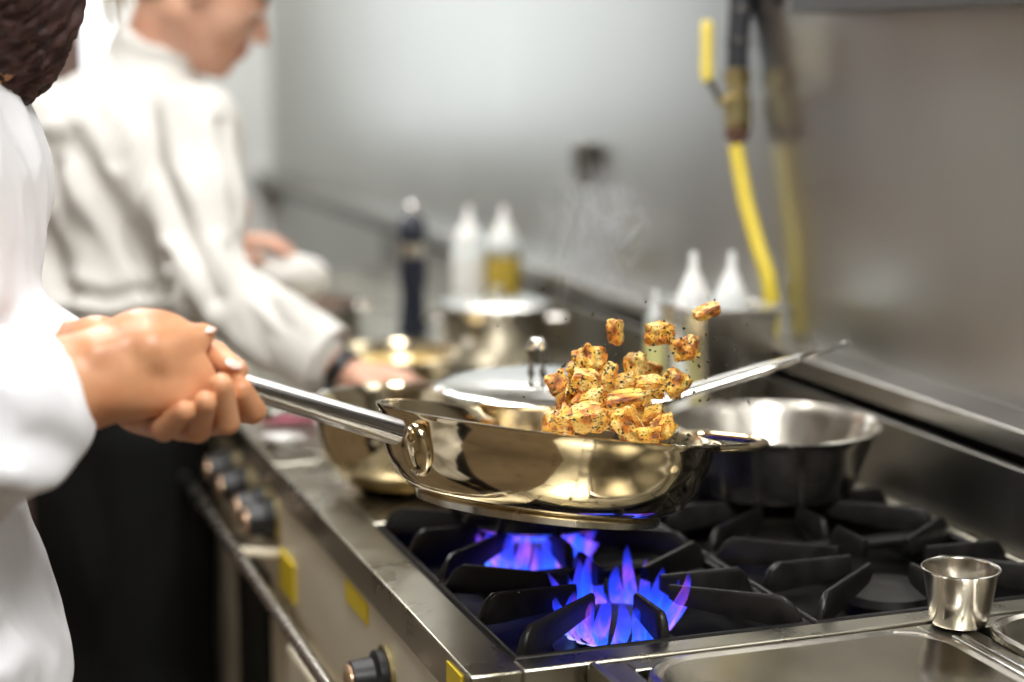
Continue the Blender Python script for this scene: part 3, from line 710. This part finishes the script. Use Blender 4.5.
# wall valve with hose
vx = 1.068; vy = 2.135
def V3(py): return None
t = thing('gas_valve', 'brass gas valve with yellow lever and yellow hose on a black wall pipe', 'valve', at(738, 110, 2.40))
vp = lambda x, y, d=2.40: at(x, y, d)
MB().tube([vp(742, -60), vp(741, 0), vp(738, 40), vp(737, 74)], [.0165, .0165, .0155, .0150], 20).build('pipe', M['black_rubber'], t)
MB().tube([vp(738, 40), vp(738, 45)], .0175, 20).build('pipe_joint', M['dark_steel'], t)
MB().tube([vp(741, 8), vp(741, 13)], .0178, 20).build('pipe_joint', M['dark_steel'], t)
vb = MB().tube([vp(737, 70), vp(737, 84), vp(737.5, 86), vp(737.5, 96), vp(737.5, 98), vp(737.5, 128), vp(737.5, 130), vp(737.5, 133)], [.0185, .0185, .0155, .0155, .0190, .0185, .0150, .012], 8).build('valve_body', M['brass'], t, sharp=30)
MB().tube([vp(737, 131), vp(737, 139), vp(736, 141), vp(736, 148)], [.0175, .0165, .008, .007], 12).build('hose_fitting', M['rust'], t)
st = MB().tube([vp(735, 100), vp(716, 100)], .0075, 12).build('valve_stem', M['brass'], t)
MB().tube([vp(720, 100, 2.38), vp(714, 88, 2.375), vp(708, 80, 2.37)], [.0045, .0045, .006], 10).build('lever_neck', M['dark_steel'], t)
strap([vp(707, y, 2.37) for y in (82, 79, 70, 50, 32, 23, 20)], [.0055, .0085, .009, .0085, .0088, .008, .005], [.003, .004, .004, .004, .004, .004, .003], 'lever', M['lever_yellow'], t, RT)
hz = [vp(736, 146), vp(740, 170, 2.395), vp(747, 205, 2.385), vp(758, 245, 2.37), vp(768, 275, 2.36), vp(772, 305, 2.36), vp(771, 338, 2.36), vp(768, 372, 2.37)]
q = []
for i in range(len(hz)-1):
    for s in range(3): q.append(hz[i].lerp(hz[i+1], s/3))
q.append(hz[-1])
MB().tube(q, .0105, 16).build('gas_hose', M['yellow_hose'], t)['label'] = 'yellow hose below the valve'
p = at(783, 4, 2.30)
tag(MB().tube([at(776, -12, 2.33), at(778, 2, 2.33), at(784, 8, 2.33), at(790, 2, 2.33)], .006, 10).build('wall_hook', M['black_plastic'], None, p), 'small black hook on the wall beside the valve pipe', 'hook')
tag(MB().box(1.06, XW-.001, .3, 1.98, 1.445, 1.58).build('wall_shelf_rail', M['shelf_grey'], None, (XW-.03, 1.1, 1.45), bevel=.003), 'dark grey rail along the wall at the upper right', 'rail')
tag(MB().box(1.09, XW-.001, 2.775, 2.815, 1.175, 1.245).build('socket_box', M['riser'], None, (XW-.01, 2.81, 1.2), bevel=.006), 'small dark box on the steel wall above the oil bottles', 'socket')

# ------------------------------------------------------------------ things on the second range
p = at(494, 355, 2.86); c = (p.x, p.y, ZT+.001)
t = thing('saucepan', 'small lidded steel saucepan in front of the squeeze bottles in the background', 'saucepan', c)
MB().lathe([(0, 0), (.082, 0), (.088, .005), (.089, .088), (.092, .09), (.087, .09), (.084, .01), (0, .006)], c, 48).build('pan_body', M['satin_steel'], t, sharp=50)
l2 = MB().lathe([(.094, .089), (.095, .094), (.07, .101), (.03, .104), (0, .105)], c, 48).build('lid', M['bright_steel'], t, sharp=60)
MB().tube([Vector(c)+Vector((x, 0, z)) for x, z in ((-.016, .103), (-.014, .118), (.014, .118), (.016, .103))], .004, 8).build('lid_knob', M['bright_steel'], l2)
for s in (-1, 1):
    MB().tube([Vector(c)+RT*(s*x)+FW*y*.9+Vector((0, 0, .07)) for x, y in ((.086, -.02), (.112, -.018), (.112, .018), (.086, .02))], .004, 8).build('side_handle', M['bright_steel'], t)
p = at(413, 305, 3.1); z0 = ZT+.001
t = thing('pepper_mill', 'tall dark pepper mill with a steel top by the squeeze bottles', 'pepper mill', (p.x, p.y, z0))
MB().lathe([(0, 0), (.026, 0), (.027, .01), (.022, .05), (.021, .08), (.025, .10), (.024, .14), (0, .14)], (p.x, p.y, z0), 28).build('mill_body', M['mill'], t, sharp=50)
MB().lathe([(0, .14), (.021, .14), (.021, .165), (0, .165)], (p.x, p.y, z0), 28).build('mill_collar', M['satin_steel'], t, sharp=50)
MB().lathe([(0, .165), (.023, .165), (.026, .18), (.022, .205), (.012, .215), (0, .215)], (p.x, p.y, z0), 28).build('mill_head', M['mill'], t, sharp=50)
MB().sphere((p.x, p.y, z0+.225), .012).build('mill_finial', M['bright_steel'], t)
# wide frying pan of golden sauce
p = at(392, 350, 2.62); c = (p.x, p.y, ZT+.001)
t = thing('frying_pan', 'wide steel frying pan of golden sauce in front of the chef in the background', 'frying pan', c)
MB().lathe([(0, 0), (.07, 0), (.078, .004), (.099, .050), (.104, .052), (.1, .054), (.096, .048), (.076, .008), (0, .007)], c, 48).build('pan_body', M['gold_reflect_steel'], t, sharp=50)
MB().lathe([(0, .036), (.089, .035), (.0885, .033), (0, .030)], c, 40).build('golden_sauce', M['yolk'], t)
ph = [at(372, 376, 2.52), at(345, 384, 2.42), at(300, 402, 2.26), at(268, 416, 2.16)]
MB().tube(ph, [.009, .010, .011, .009], 12, .55).build('handle', M['bright_steel'], t)
# round bottomed bowl
p = at(406, 479, 2.03); c = (p.x, p.y, ZT+.001)
t = thing('mixing_bowl', 'round steel bowl on the worktop beneath the frying pan handle', 'bowl', c)
MB().lathe([(0, 0), (.05, 0), (.075, .012), (.095, .04), (.103, .075), (.106, .098), (.109, .1), (.106, .101), (.101, .09), (.092, .042), (.072, .015), (0, .004)], c, 60).build('bowl_body', M['gold_reflect_steel'], t, sharp=50)
MB().tube([(c[0]+.1085*math.cos(a), c[1]+.1085*math.sin(a), c[2]+.1) for a in [2*PI*i/60 for i in range(60)]], .0022, 8, closed=True).build('bowl_rim', M['bright_steel'], t)
# little tools at the counter edge
p = at(283, 440, 2.26)
t = thing('spoon_rest', 'small white spoon rest on the worktop edge below the pan handle', 'spoon rest', (p.x, p.y, ZT+.001))
MB().sphere((p.x, p.y, ZT+.007), (.030, .018, .006), 20, Matrix.Rotation(R_(-19), 3, 'Z')).build('dish', M['white_china'], t)
p = at(292, 425, 2.36)
t = thing('spatula', 'pink handled spatula lying on the worktop behind the white spoon rest', 'spatula', (p.x, p.y, ZT+.001))
pv = Vector((p.x, p.y, ZT+.0085)); dv = (RT*1.0-Vector((0, 0, .0))).normalized()
strap([pv+dv*x for x in (-.042, -.036, 0, .036, .044)], [.004, .008, .009, .008, .004], [.004, .006, .007, .006, .004], 'handle', M['pink'], t, Vector((0, 1, 0)))
strap([pv+dv*x for x in (.044, .06, .09, .13)], [.003, .004, .016, .018], [.002, .0018, .001, .001], 'blade', M['bright_steel'], t, Vector((0, 1, 0)))
def spoon(px, py, d, ang, label):
    p = at(px, py, d); t = thing('serving_spoon', label, 'spoon', (p.x, p.y, ZT+.001), 'spoons on the second range'); v = Vector((p.x, p.y, ZT+.008)); dv = Vector((math.cos(ang), math.sin(ang), 0)); sv = Vector((-dv.y, dv.x, 0))
    MB().sphere(v, (.032, .02, .007), 20, Matrix.Rotation(ang, 3, 'Z')).build('spoon_bowl', M['bright_steel'], t)
    strap([v+dv*x for x in (.03, .06, .12, .17)], [.004, .004, .006, .007], [.002, .002, .002, .002], 'handle', M['bright_steel'], t, sv)
spoon(405, 408, 2.25, 1.0, 'steel serving spoon between the lidded saucepan and the pan of golden sauce')
spoon(345, 425, 2.12, 2.0, 'steel serving spoon lying beside the round bowl')
spoon(430, 345, 2.75, 2.6, 'steel serving spoon left of the far lidded saucepan')
p = at(305, 322, 3.15); c = (p.x, p.y, ZT+.001)
t = thing('stew_pot', 'low wide steel pot behind the white towel in the background', 'pot', c)
MB().lathe([(0, 0), (.095, 0), (.10, .005), (.101, .052), (.105, .054), (.098, .054), (.095, .01), (0, .006)], c, 40).build('pot_body', M['satin_steel'], t, sharp=50)
MB().lathe([(0, .04), (.094, .04), (.09, .036), (0, .034)], c, 40).build('stew', M['rust'], t)
MB().tube([Vector(c)+RT*x+Vector((0, 0, z)) for x, z in ((.1, .044), (.125, .048), (.13, .06))], .006, 8).build('side_handle', M['bright_steel'], t)

# tall brown cabinet far behind, and an unseen one added to darken the wall's reflection
for x0, x1, yo, lab in ((-.20, .345, -1.5, 'tall brown cabinet standing behind the chef with the ponytail'), (-2.12, -.9, 0, 'unseen tall brown cabinet added in the far left corner to darken the wall reflection')):
    t = thing('tall_cabinet', lab, 'cabinet', ((x0+x1)/2, 5.2+yo, 0)); xm = (x0+x1)/2
    MB().box(x0, x1, 4.95+yo, 5.495+yo, .08, 1.76).build('cabinet_body', M['brown_wood'], t, bevel=.006)
    MB().box(x0+.04, x1-.02, 4.98+yo, 5.48+yo, 0, .08).build('plinth', M['black_plastic'], t)
    for i, (a, c_) in enumerate(((x0+.005, xm-.005), (xm+.005, x1-.005))):
        d = MB().box(a, c_, 4.93+yo, 4.95+yo, .1, 1.74).build('cabinet_door', M['brown_wood'], t, bevel=.004); hx = xm-.04 if i == 0 else xm+.04
        MB().tube([(hx, 4.925+yo, .9), (hx, 4.9+yo, .92), (hx, 4.9+yo, 1.1), (hx, 4.925+yo, 1.12)], .008, 8).build('door_handle', M['steel'], d)

# ------------------------------------------------------------------ people
def lerp(a, b, t): return Vector(a)*(1-t)+Vector(b)*t
def bodyframe(f):
    f = Vector(f).normalized(); l = Vector((0, 0, 1)).cross(f); return f, l, np.array([list(f), list(l), [0, 0, 1]])
def head_prims(S, c, H, k=1.0):
    """H: 3x3 columns = face forward, left, up"""
    T = lambda x, y, z: list(Vector(c)+H @ (Vector((x, y, z))*k)); Rm = np.array(H.transposed())
    S.ell(T(-.012, 0, .035), (.096*k, .076*k, .088*k), .02, Rm)
    S.ell(T(.028, 0, -.030), (.060*k, .058*k, .075*k), .03, Rm)
    for s in (-1, 1):
        S.cone(T(-.012, s*.050, -.045), T(.055, s*.020, -.088), .021*k, .017*k, .03)
        S.ell(T(.050, s*.036, -.022), (.030*k, .026*k, .030*k), .02, Rm)
        S.cone(T(.078, s*.042, .030), T(.088, s*.012, .028), .010*k, .010*k, .014)
    S.ell(T(.070, 0, -.090), (.020*k, .022*k, .018*k), .02, Rm)
    S.ell(T(.076, 0, -.055), (.018*k, .026*k, .022*k), .016, Rm)
    for s in (-1, 1): S.ell(T(.094, s*.033, .008), (.014*k, .017*k, .011*k), .012, Rm, True)
    S.chain([T(.086, 0, .018), T(.097, 0, -.004), T(.112, 0, -.024)], [.008*k, .0085*k, .0105*k], .010)
    for s in (-1, 1): S.ell(T(.100, s*.011, -.028), (.010*k, .007*k, .007*k), .005, Rm)
    S.chain([T(.084, -.022, -.053), T(.094, -.008, -.048), T(.094, .008, -.048), T(.084, .022, -.053)], [.004*k, .0065*k, .0065*k, .004*k], .005)
    S.chain([T(.084, -.020, -.058), T(.092, 0, -.062), T(.084, .020, -.058)], [.004*k, .0075*k, .004*k], .005)
    for s in (-1, 1):
        S.ell(T(-.008, s*.077, .002), (.019*k, .008*k, .031*k), .006, Rm)
        S.ell(T(-.002, s*.087, .004), (.010*k, .006*k, .018*k), .005, Rm, True)
        S.ell(T(.078, s*.032, .008), (.0135*k, .014*k, .0125*k), .004, Rm)
    return T
def tint_fn(c, H, k=1.0):
    def f(P):
        L = (P-np.array(c)) @ np.array(H)/k; out = np.zeros((len(P), 4)); x, y, z = L.T
        lip = (x > .082) & (abs(y) < .024) & (z < -.044) & (z > -.068); out[lip] = (.52, .16, .14, .8)
        brow = (x > .075) & (abs(abs(y)-.034) < .021) & (abs(z-.032-.004*np.sin(abs(y)*60)) < .0045); out[brow] = (.10, .05, .03, .85)
        lid = (x > .085) & (abs(abs(y)-.033) < .014) & (abs(z-.002) < .0042); out[lid] = (.04, .025, .02, .95)
        return out
    return f
def hand_free(S, wrist, tip_dir, palm_n, r=1.0, curl=.5):
    d = Vector(tip_dir).normalized(); n = (Vector(palm_n)-d*Vector(palm_n).dot(d)).normalized(); s = d.cross(n); w = Vector(wrist)
    Rm = np.array([list(d), list(s), list(n)])
    S.ell(w+d*.045, (.052, .040, .017), .012, Rm)
    for i, (o, L) in enumerate(((-.030, .068), (-.010, .078), (.010, .073), (.029, .058))):
        a = w+d*.082+s*o; c1 = curl*(.9+.1*i); b1 = a+(d*math.cos(c1)+n*math.sin(c1)).normalized()*L*.45
        b2 = b1+(d*math.cos(c1*2)+n*math.sin(c1*2)).normalized()*L*.32; b3 = b2+(d*math.cos(c1*2.8)+n*math.sin(c1*2.8))*L*.25
        S.chain([w+d*.055+s*o*.8, a, b1, b2, b3], [.011, .0095, .0088, .008, .007], .004)
    S.chain([w+d*.02+s*-.03, w+d*.05+s*-.05+n*.012, w+d*.078+s*-.052+n*.022, w+d*.098+s*-.046+n*.03], [.015, .012, .0105, .009], .006)

# ---- chef in the background
f, l, BF = bodyframe((.935, .34, 0))
hip = at(118, 430, 2.60); wst = at(112, 335, 2.60); chs = at(112, 205, 2.62); uch = at(130, 120, 2.64); nb = at(152, 72, 2.64)
shR = at(196, 128, 2.52); shL = at(62, 122, 2.77); elR = at(208, 285, 2.42); wrR = at(345, 372, 2.36)
elL = at(130, 260, 2.90); wrL = at(208, 252, 2.86)
hc = at(203, -9, 2.62)
fd = (RT*.985+FW*.17); fd.z = 0; fd.normalize(); fwd = (fd*math.cos(R_(27))-Vector((0, 0, 1))*math.sin(R_(27))).normalized()
left = Vector((0, 0, 1)).cross(fd).normalized(); upv = fwd.cross(left); 
H = Matrix((fwd, left, upv)).transposed()
root = thing('person', 'chef with fair hair, white jacket, black apron and wristband bending over the far range', 'person', (hip.x, hip.y, 0))
S = SDF()
T = head_prims(S, hc, H, .98)
S.cone(T(-.035, 0, -.04), list(nb), .050, .054, .03)
S.ell(uch+Vector((0, 0, -.03)), (.075, .130, .085), .05, BF); S.ell(chs, (.085, .110, .15), .05, BF); S.ell(wst, (.075, .10, .12), .05, BF); S.ell(hip, (.095, .145, .13), .05, BF)
S.chain([shR, elR, wrR], [.036, .030, .025], .02); S.chain([shL, elL, wrL], [.045, .036, .025], .02)
knee = []
for s in (-1, 1):
    h_ = Vector((hip.x, hip.y, .84))+l*(s*.075); k_ = Vector((hip.x-.01, hip.y, .45))+l*(s*.08); a_ = Vector((hip.x-.03, hip.y, .08))+l*(s*.085)
    S.chain([h_, k_, a_], [.075, .05, .035], .03); S.cone(a_-Vector((0, 0, .04)), a_+f*.14-Vector((0, 0, .05)), .03, .022, .02); knee.append((h_, k_, a_))
hand_free(S, wrR, at(400, 380, 2.36)-wrR, Vector((0, 0, -1)), 1, .45)
hand_free(S, wrL, at(262, 238, 2.84)-wrL, Vector((0, 0, -1)), 1, .35)
S.chain([at(238, 232, 2.83), at(243, 218, 2.82), at(246, 205, 2.82)], [.011, .009, .0075], .004)
PF = S.mesh(.0046); PF = (smooth_mesh(PF[0], PF[1], 1), PF[1])
body = org('body', PF, M['skin_f'], root, tint=tint_fn(hc, H, .98))
for s in (-1, 1):
    e = MB().sphere(T(.0795, s*.032, .006), .0118, 16).build('eye', M['eye_white'], body)
    MB().sphere(T(.0895, s*.031, .001), .0045, 12).build('iris', M['iris'], e)
# hair: cap plus ponytail
S = SDF(); Rm = np.array(H.transposed())
S.ell(T(-.022, 0, .048), (.100, .083, .088), .02, Rm); S.ell(T(-.055, 0, -.005), (.055, .066, .055), .03, Rm)
S.ell(T(.085, 0, -.02), (.062, .11, .095), .02, Rm, True)
tie = T(-.118, 0, .030)
S.chain([T(-.085, 0, .045), tie], [.03, .022], .02)
PF = S.mesh(.005); org('hair', folds(PF, upv, .004, 30, 3), M['hair_blond'], root)
S = SDF(); b0 = Vector(tie); 
for i in range(7):
    o = Vector((random.uniform(-.012, .012), random.uniform(-.016, .016), 0))
    S.chain([b0, b0-fwd*.035+o, b0-fwd*.045-Vector((0, 0, .05))+o*1.8, b0-fwd*.035-Vector((0, 0, .105+.01*i))+o*2.2], [.014, .013, .010, .003], .006)
org('ponytail', folds(S.mesh(.004), Vector((0, 0, 1)), .003, 60, 3), M['hair_blond'], root)
# jacket
S = SDF()
S.ell(uch+Vector((0, 0, -.035)), (.108, .152, .105), .06, BF); S.ell(chs+Vector((0, 0, .02))-f*.01, (.125, .155, .17), .06, BF); S.ell(wst+Vector((0, 0, .045)), (.112, .142, .105), .05, BF)
S.cone(nb-Vector((0, 0, .03)), nb+(Vector(T(-.035, 0, -.04))-nb)*.1, .075, .066, .04)
S.chain([shR, lerp(shR, elR, .5), elR, lerp(elR, wrR, .5), lerp(elR, wrR, .74)], [.064, .060, .055, .051, .047], .035)
S.chain([shL, elL, lerp(elL, wrL, .88)], [.064, .058, .045], .035)
PF = S.mesh(.006)
PF = creases(PF, 2.5, [([(72, 140), (96, 185), (134, 240), (160, 292)], .016, .018), ([(142, 100), (158, 176), (190, 240), (215, 300)], .015, .016),
    ([(56, 150), (48, 230), (60, 290)], .016, .014), ([(60, 290), (105, 300), (165, 288)], .010, .012), ([(70, 318), (120, 322), (170, 312)], .008, .010),
    ([(222, 125), (236, 180), (240, 215)], .010, .009), ([(170, 262), (205, 335), (250, 372)], .012, .012), ([(112, 70), (128, 110), (118, 160)], .012, .009), ([(230, 250), (275, 310), (300, 345)], .010, .008)])
jk = org('chef_jacket', folds(folds(PF, Vector(wrR)-Vector(shR), .008, 9, 2.3), Vector((-.1, .3, 1)), .004, 16, 6), M['jacket'], root)
nd = (Vector(T(-.03, 0, -.04))-nb).normalized(); NM = frame_to(nd, f)
MB().lathe([(.068, -.012), (.066, .02), (.063, .047), (.060, .048), (.060, .02), (.060, -.012)], nb+nd*.0-f*.006, 40, NM @ Matrix.Diagonal((1.08, 1, 1))).build('collar', M['jacket'], jk, sharp=60)
cdv = (wrR-elR).normalized(); CMx = frame_to(cdv, Vector((0, 0, 1)))
MB().lathe([(.050, -.035), (.053, 0), (.051, .035), (.047, .036), (.046, 0), (.046, -.03)], lerp(elR, wrR, .72), 32, CMx).build('cuff', M['jacket'], jk, sharp=60)
MB().lathe([(.0285, -.010), (.0305, -.009), (.0305, .009), (.0285, .010)], lerp(elR, wrR, .98), 28, CMx).build('wristband', M['black_plastic'], root)
# apron and trousers
S = SDF()
S.ell(hip+Vector((0, 0, .02)), (.112, .155, .16), .04, BF); S.ell(hip-Vector((0, 0, .14)), (.118, .16, .2), .04, BF); S.cone(hip-Vector((0, 0, .1))+f*.02, hip-Vector((0, 0, .42))+f*.02, .11, .125, .05)
org('apron', folds(S.mesh(.008), Vector((0, 0, 1)), .007, 8, 9), M['black_cloth'], root)
S = SDF()
for h_, k_, a_ in knee: S.chain([h_, k_, a_-Vector((0, 0, .0))], [.09, .072, .06], .03)
org('trousers', folds(S.mesh(.009), Vector((0, 0, 1)), .006, 10, 4), M['black_cloth'], root)
for h_, k_, a_ in knee:
    S = SDF(); S.cone(a_-Vector((0, 0, .045)), a_+f*.15-Vector((0, 0, .05)), .042, .034, .02); PF = S.mesh(.006); PF[0][:, 2] = np.maximum(PF[0][:, 2], .002)
    org('shoe', PF, M['shoe'], root)
# white towel under the left hand
S = SDF(); tc_ = at(288, 276, 2.84)
S.ell(tc_, (.062, .05, .036), .02); S.ell(tc_+RT*.02+Vector((0, 0, -.008)), (.04, .04, .028), .02); S.ell(tc_-RT*.035+Vector((0, 0, -.005)), (.04, .04, .025), .02)
o = org('towel', folds(S.mesh(.004), RT, .006, 22, 2), M['jacket'], None, tc_); tag(o, 'crumpled white towel in the left hand of the chef in the background', 'towel')

# ---- chef in front, both hands on the pan handle
f, l, BF = bodyframe((.97, .24, 0))
hip = at(-122, 560, 1.42); hip.z = .93; wst = at(-135, 400, 1.42); chs = at(-140, 240, 1.43); uch = at(-130, 140, 1.44); nb = at(-85, 80, 1.43)
shR = at(-125, 175, 1.27); shL = at(-110, 150, 1.64); elR = at(-200, 472, 1.22); elL = at(-120, 400, 1.56)
hc = at(-34, -50, 1.42)
fd = (RT*.35+FW*.93); fd.z = 0; fd.normalize(); fwd = (fd*math.cos(R_(25))-Vector((0, 0, 1))*math.sin(R_(25))).normalized()
left = Vector((0, 0, 1)).cross(fd).normalized(); upv = fwd.cross(left); H = Matrix((fwd, left, upv)).transposed()
root = thing('person', 'chef at the left edge in white, gripping the frying pan handle with both hands', 'person', (hip.x, hip.y, 0))
wB = at(108, 374, 1.318); wA = at(98, 350, 1.375)
S = SDF(); T = head_prims(S, hc, H, 1.0)
S.cone(T(-.035, 0, -.04), list(nb), .055, .06, .03)
S.ell(uch+Vector((0, 0, -.03)), (.095, .17, .10), .05, BF); S.ell(chs, (.10, .14, .16), .05, BF); S.ell(wst, (.09, .13, .12), .05, BF); S.ell(hip, (.10, .15, .13), .05, BF)
S.chain([shR, elR, lerp(elR, wB, .7)], [.05, .042, .033], .02); S.chain([shL, elL, lerp(elL, wA, .7)], [.05, .04, .030], .02)
knee = []
for s in (-1, 1):
    h_ = Vector((hip.x, hip.y, .86))+l*(s*.085); k_ = Vector((hip.x-.02, hip.y, .47))+l*(s*.10); a_ = Vector((hip.x-.04, hip.y, .09))+l*(s*.11)
    S.chain([h_, k_, a_], [.08, .055, .038], .03); S.cone(a_-Vector((0, 0, .04)), a_+f*.15-Vector((0, 0, .05)), .033, .025, .02); knee.append((h_, k_, a_))
PFb = S.mesh(.006)
# hands at fine resolution, forearms run back inside the sleeves
def hands():
    S = SDF()
    # far hand, palm under the handle, four fingers curling up on the near side
    S.chain([lerp(elL, wA, .55), lerp(elL, wA, .85), wA, at(118, 362, 1.375)], [.034, .028, .0245, .026], .012)
    HA = SDF()
    S.ell(at(150, 384, 1.385), (.042, .020, .034), .018, np.array([list((RT-UP*.45).normalized()), list(FW), list((UP+RT*.45).normalized())]))
    S.chain([at(125, 385, 1.375), at(142, 406, 1.37), at(158, 420, 1.365)], [.020, .018, .013], .016)
    fingers = [
      ([(140, 404, 1.378), (152, 423, 1.352), (164, 429, 1.322), (184, 411, 1.302)], [.0125, .0102, .0096, .0084]),
      ([(163, 408, 1.386), (181, 428, 1.362), (198, 430, 1.330), (205, 402, 1.306)], [.0125, .0104, .0100, .0088]),
      ([(190, 404, 1.394), (212, 423, 1.374), (227, 422, 1.338), (221, 385, 1.316)], [.0125, .0106, .0102, .0092]),
      ([(215, 396, 1.403), (238, 410, 1.388), (253, 411, 1.358), (241, 390, 1.340)], [.0125, .0106, .0104, .0094])]
    for pts, rs in fingers: S.chain([at(*p) for p in pts], rs, .0012)
    S.chain([at(150, 362, 1.392), at(182, 350, 1.378), at(214, 356, 1.360), at(237, 370, 1.346)], [.017, .0130, .0112, .0088], .004)
    # near hand
    N_ = SDF()
    N_.chain([lerp(elR, wB, .5), lerp(elR, wB, .8), wB], [.043, .037, .032], .015)
    ax1 = (RT*.94-UP*.34).normalized(); ax2 = (UP*.94+RT*.34).normalized()
    Rm = np.array([list(ax1), list(FW), list(ax2)])
    N_.cone(wB, at(150, 366, 1.332), .032, .030, .02)
    N_.ell(at(146, 366, 1.332), (.040, .020, .036), .016, Rm)
    N_.ell(at(172, 374, 1.336), (.036, .019, .024), .014, Rm)
    N_.ell(at(150, 338, 1.325), (.026, .020, .018), .016, Rm)
    N_.chain([at(96, 352, 1.290), at(130, 344, 1.306), at(160, 346, 1.312)], [.007, .006, .006], .014)
    N_.chain([at(100, 395, 1.292), at(140, 396, 1.314), at(178, 396, 1.322)], [.010, .011, .009], .014)
    # knuckles and fingers over the far side
    for i, (kx, ky) in enumerate(((128, 335), (144, 330), (160, 331), (174, 336))):
        N_.chain([at(kx-12, ky+24, 1.318), at(kx, ky, 1.332), at(kx+10, ky+4, 1.368), at(kx+16, ky+26, 1.392)], [.014, .0125, .0095, .0085], .008)
    N_.chain([at(150, 350, 1.312), at(174, 343, 1.325), at(190, 342, 1.338), at(203, 335, 1.344)], [.019, .0135, .0112, .0094], .007)
    return S, N_
SA, SB = hands()
PA = SA.mesh(.0016); PA = (smooth_mesh(PA[0], PA[1], 2), PA[1]); PB = SB.mesh(.0016); PB = (smooth_mesh(PB[0], PB[1], 2), PB[1])
body = org('body', PFb, M['skin'], root, tint=tint_fn(hc, H, 1.0), extra=(PA, PB))
def nail(px, py, d, ang, nrm, s=1):
    n = Vector(nrm).normalized(); a = (RT*math.cos(ang)+UP*math.sin(ang)); a = (a-n*a.dot(n)).normalized(); b_ = n.cross(a); Mx = Matrix((a, b_, n)).transposed()
    MB().sphere(at(px, py, d), (.0066*s, .0052*s, .0016), 14, Mx).build('fingernail', M['nail'], body)
nail(234, 364, 1.338, R_(-30), UP*.75-FW*.55+RT*.2, 1.1)
nail(208, 330, 1.338, R_(25), UP*.8-FW*.5, 1.0)
# hair and beard
S = SDF(); Rm = np.array(H.transposed())
S.ell(T(-.022, 0, .035), (.104, .092, .098), .02, Rm); S.ell(T(-.03, 0, -.03), (.075, .092, .075), .03, Rm)
S.ell(T(.05, 0, -.07), (.055, .055, .045), .02, Rm); S.ell(T(.0, 0, -.055), (.06, .072, .045), .02, Rm)
S.ell(T(.03, 0, -.025), (.078, .083, .085), .02, Rm)
S.ell(T(.13, 0, .0), (.050, .045, .060), .015, Rm, True)
org('hair', folds(S.mesh(.003), upv+Vector((.3, .2, 0)), .008, 80, 1), M['hair_dark'], root)
# jacket
S = SDF()
S.ell(uch+Vector((0, 0, -.045)), (.112, .185, .11), .05, BF); S.ell(chs-Vector((0, 0, .01)), (.125, .165, .18), .06, BF); S.ell(wst, (.125, .16, .15), .05, BF); S.ell(hip-Vector((0, 0, .02)), (.130, .175, .17), .05, BF)
S.cone(hip, hip-Vector((0, 0, .25))+f*.0, .125, .14, .05)
S.cone(nb-Vector((0, 0, .07)), nb+Vector((0, 0, .005)), .092, .072, .05)
cR = lerp(elR, wB, .73)
S.chain([shR, lerp(shR, elR, .5), elR, lerp(elR, wB, .35), cR], [.075, .072, .074, .070, .044], .03)
S.chain([shL, elL, lerp(elL, wA, .78)], [.068, .060, .040], .04)
S.chain([lerp(elR, wB, .35), lerp(elR, wB, .62)-UP*.012], [.068, .055], .04)
PF = creases(S.mesh(.005), 1.3, [([(0, 330), (25, 380), (30, 440)], .014, .006), ([(-20, 400), (20, 440), (62, 452)], .013, .007), ([(10, 120), (28, 200), (30, 300)], .012, .007), 
    ([(-20, 510), (30, 520), (66, 505)], .012, .012), ([(-10, 640), (30, 610), (66, 560)], .014, .012), ([(10, 560), (40, 600), (50, 680)], .014, .010), ([(0, 200), (12, 260), (4, 320)], .010, .006)])
jk = org('chef_jacket', folds(folds(PF, cR-shR, .010, 9, 4.4), Vector((.2, .2, 1)), .005, 18, 8), M['jacket_near'], root)
cdv = (wB-elR).normalized(); CMx = frame_to(cdv, Vector((0, 0, 1)))
MB().lathe([(.047, -.035), (.048, 0), (.046, .020), (.0435, .021), (.044, 0), (.044, -.03)], cR, 40, CMx).build('cuff', M['jacket_near'], jk, sharp=60)
nd = (Vector(T(-.03, 0, -.04))-nb).normalized()
MB().lathe([(.078, -.03), (.075, .0), (.070, .03), (.066, .031), (.068, .0), (.068, -.03)], nb, 40, frame_to(nd, f)).build('collar', M['jacket_near'], jk, sharp=60)
S = SDF()
for h_, k_, a_ in knee: S.chain([h_, k_, a_], [.10, .08, .065], .03)
org('trousers', folds(S.mesh(.009), Vector((0, 0, 1)), .006, 10, 4), M['black_cloth'], root)
for h_, k_, a_ in knee:
    S = SDF(); S.cone(a_-Vector((0, 0, .05)), a_+f*.16-Vector((0, 0, .055)), .045, .036, .02); PF = S.mesh(.006); PF[0][:, 2] = np.maximum(PF[0][:, 2], .002)
    org('shoe', PF, M['shoe'], root)

# ------------------------------------------------------------------ look
sc = bpy.context.scene
w = bpy.data.worlds.new('world'); sc.world = w; w.use_nodes = True
w.node_tree.nodes['Background'].inputs[0].default_value = (.9, .92, 1, 1); w.node_tree.nodes['Background'].inputs[1].default_value = .3
sc.view_settings.view_transform = 'Standard'; sc.view_settings.look = 'None'; sc.view_settings.gamma = 1
sc.view_settings.exposure = 0; sc.view_settings.use_curve_mapping = False
sc.cycles.use_denoising = True; sc.cycles.max_bounces = 8; sc.cycles.glossy_bounces = 5; sc.cycles.diffuse_bounces = 4
sc.cycles.transparent_max_bounces = 24; sc.cycles.sample_clamp_indirect = 6; sc.cycles.blur_glossy = .5
sc.cycles.volume_step_rate = .6; sc.cycles.volume_max_steps = 256
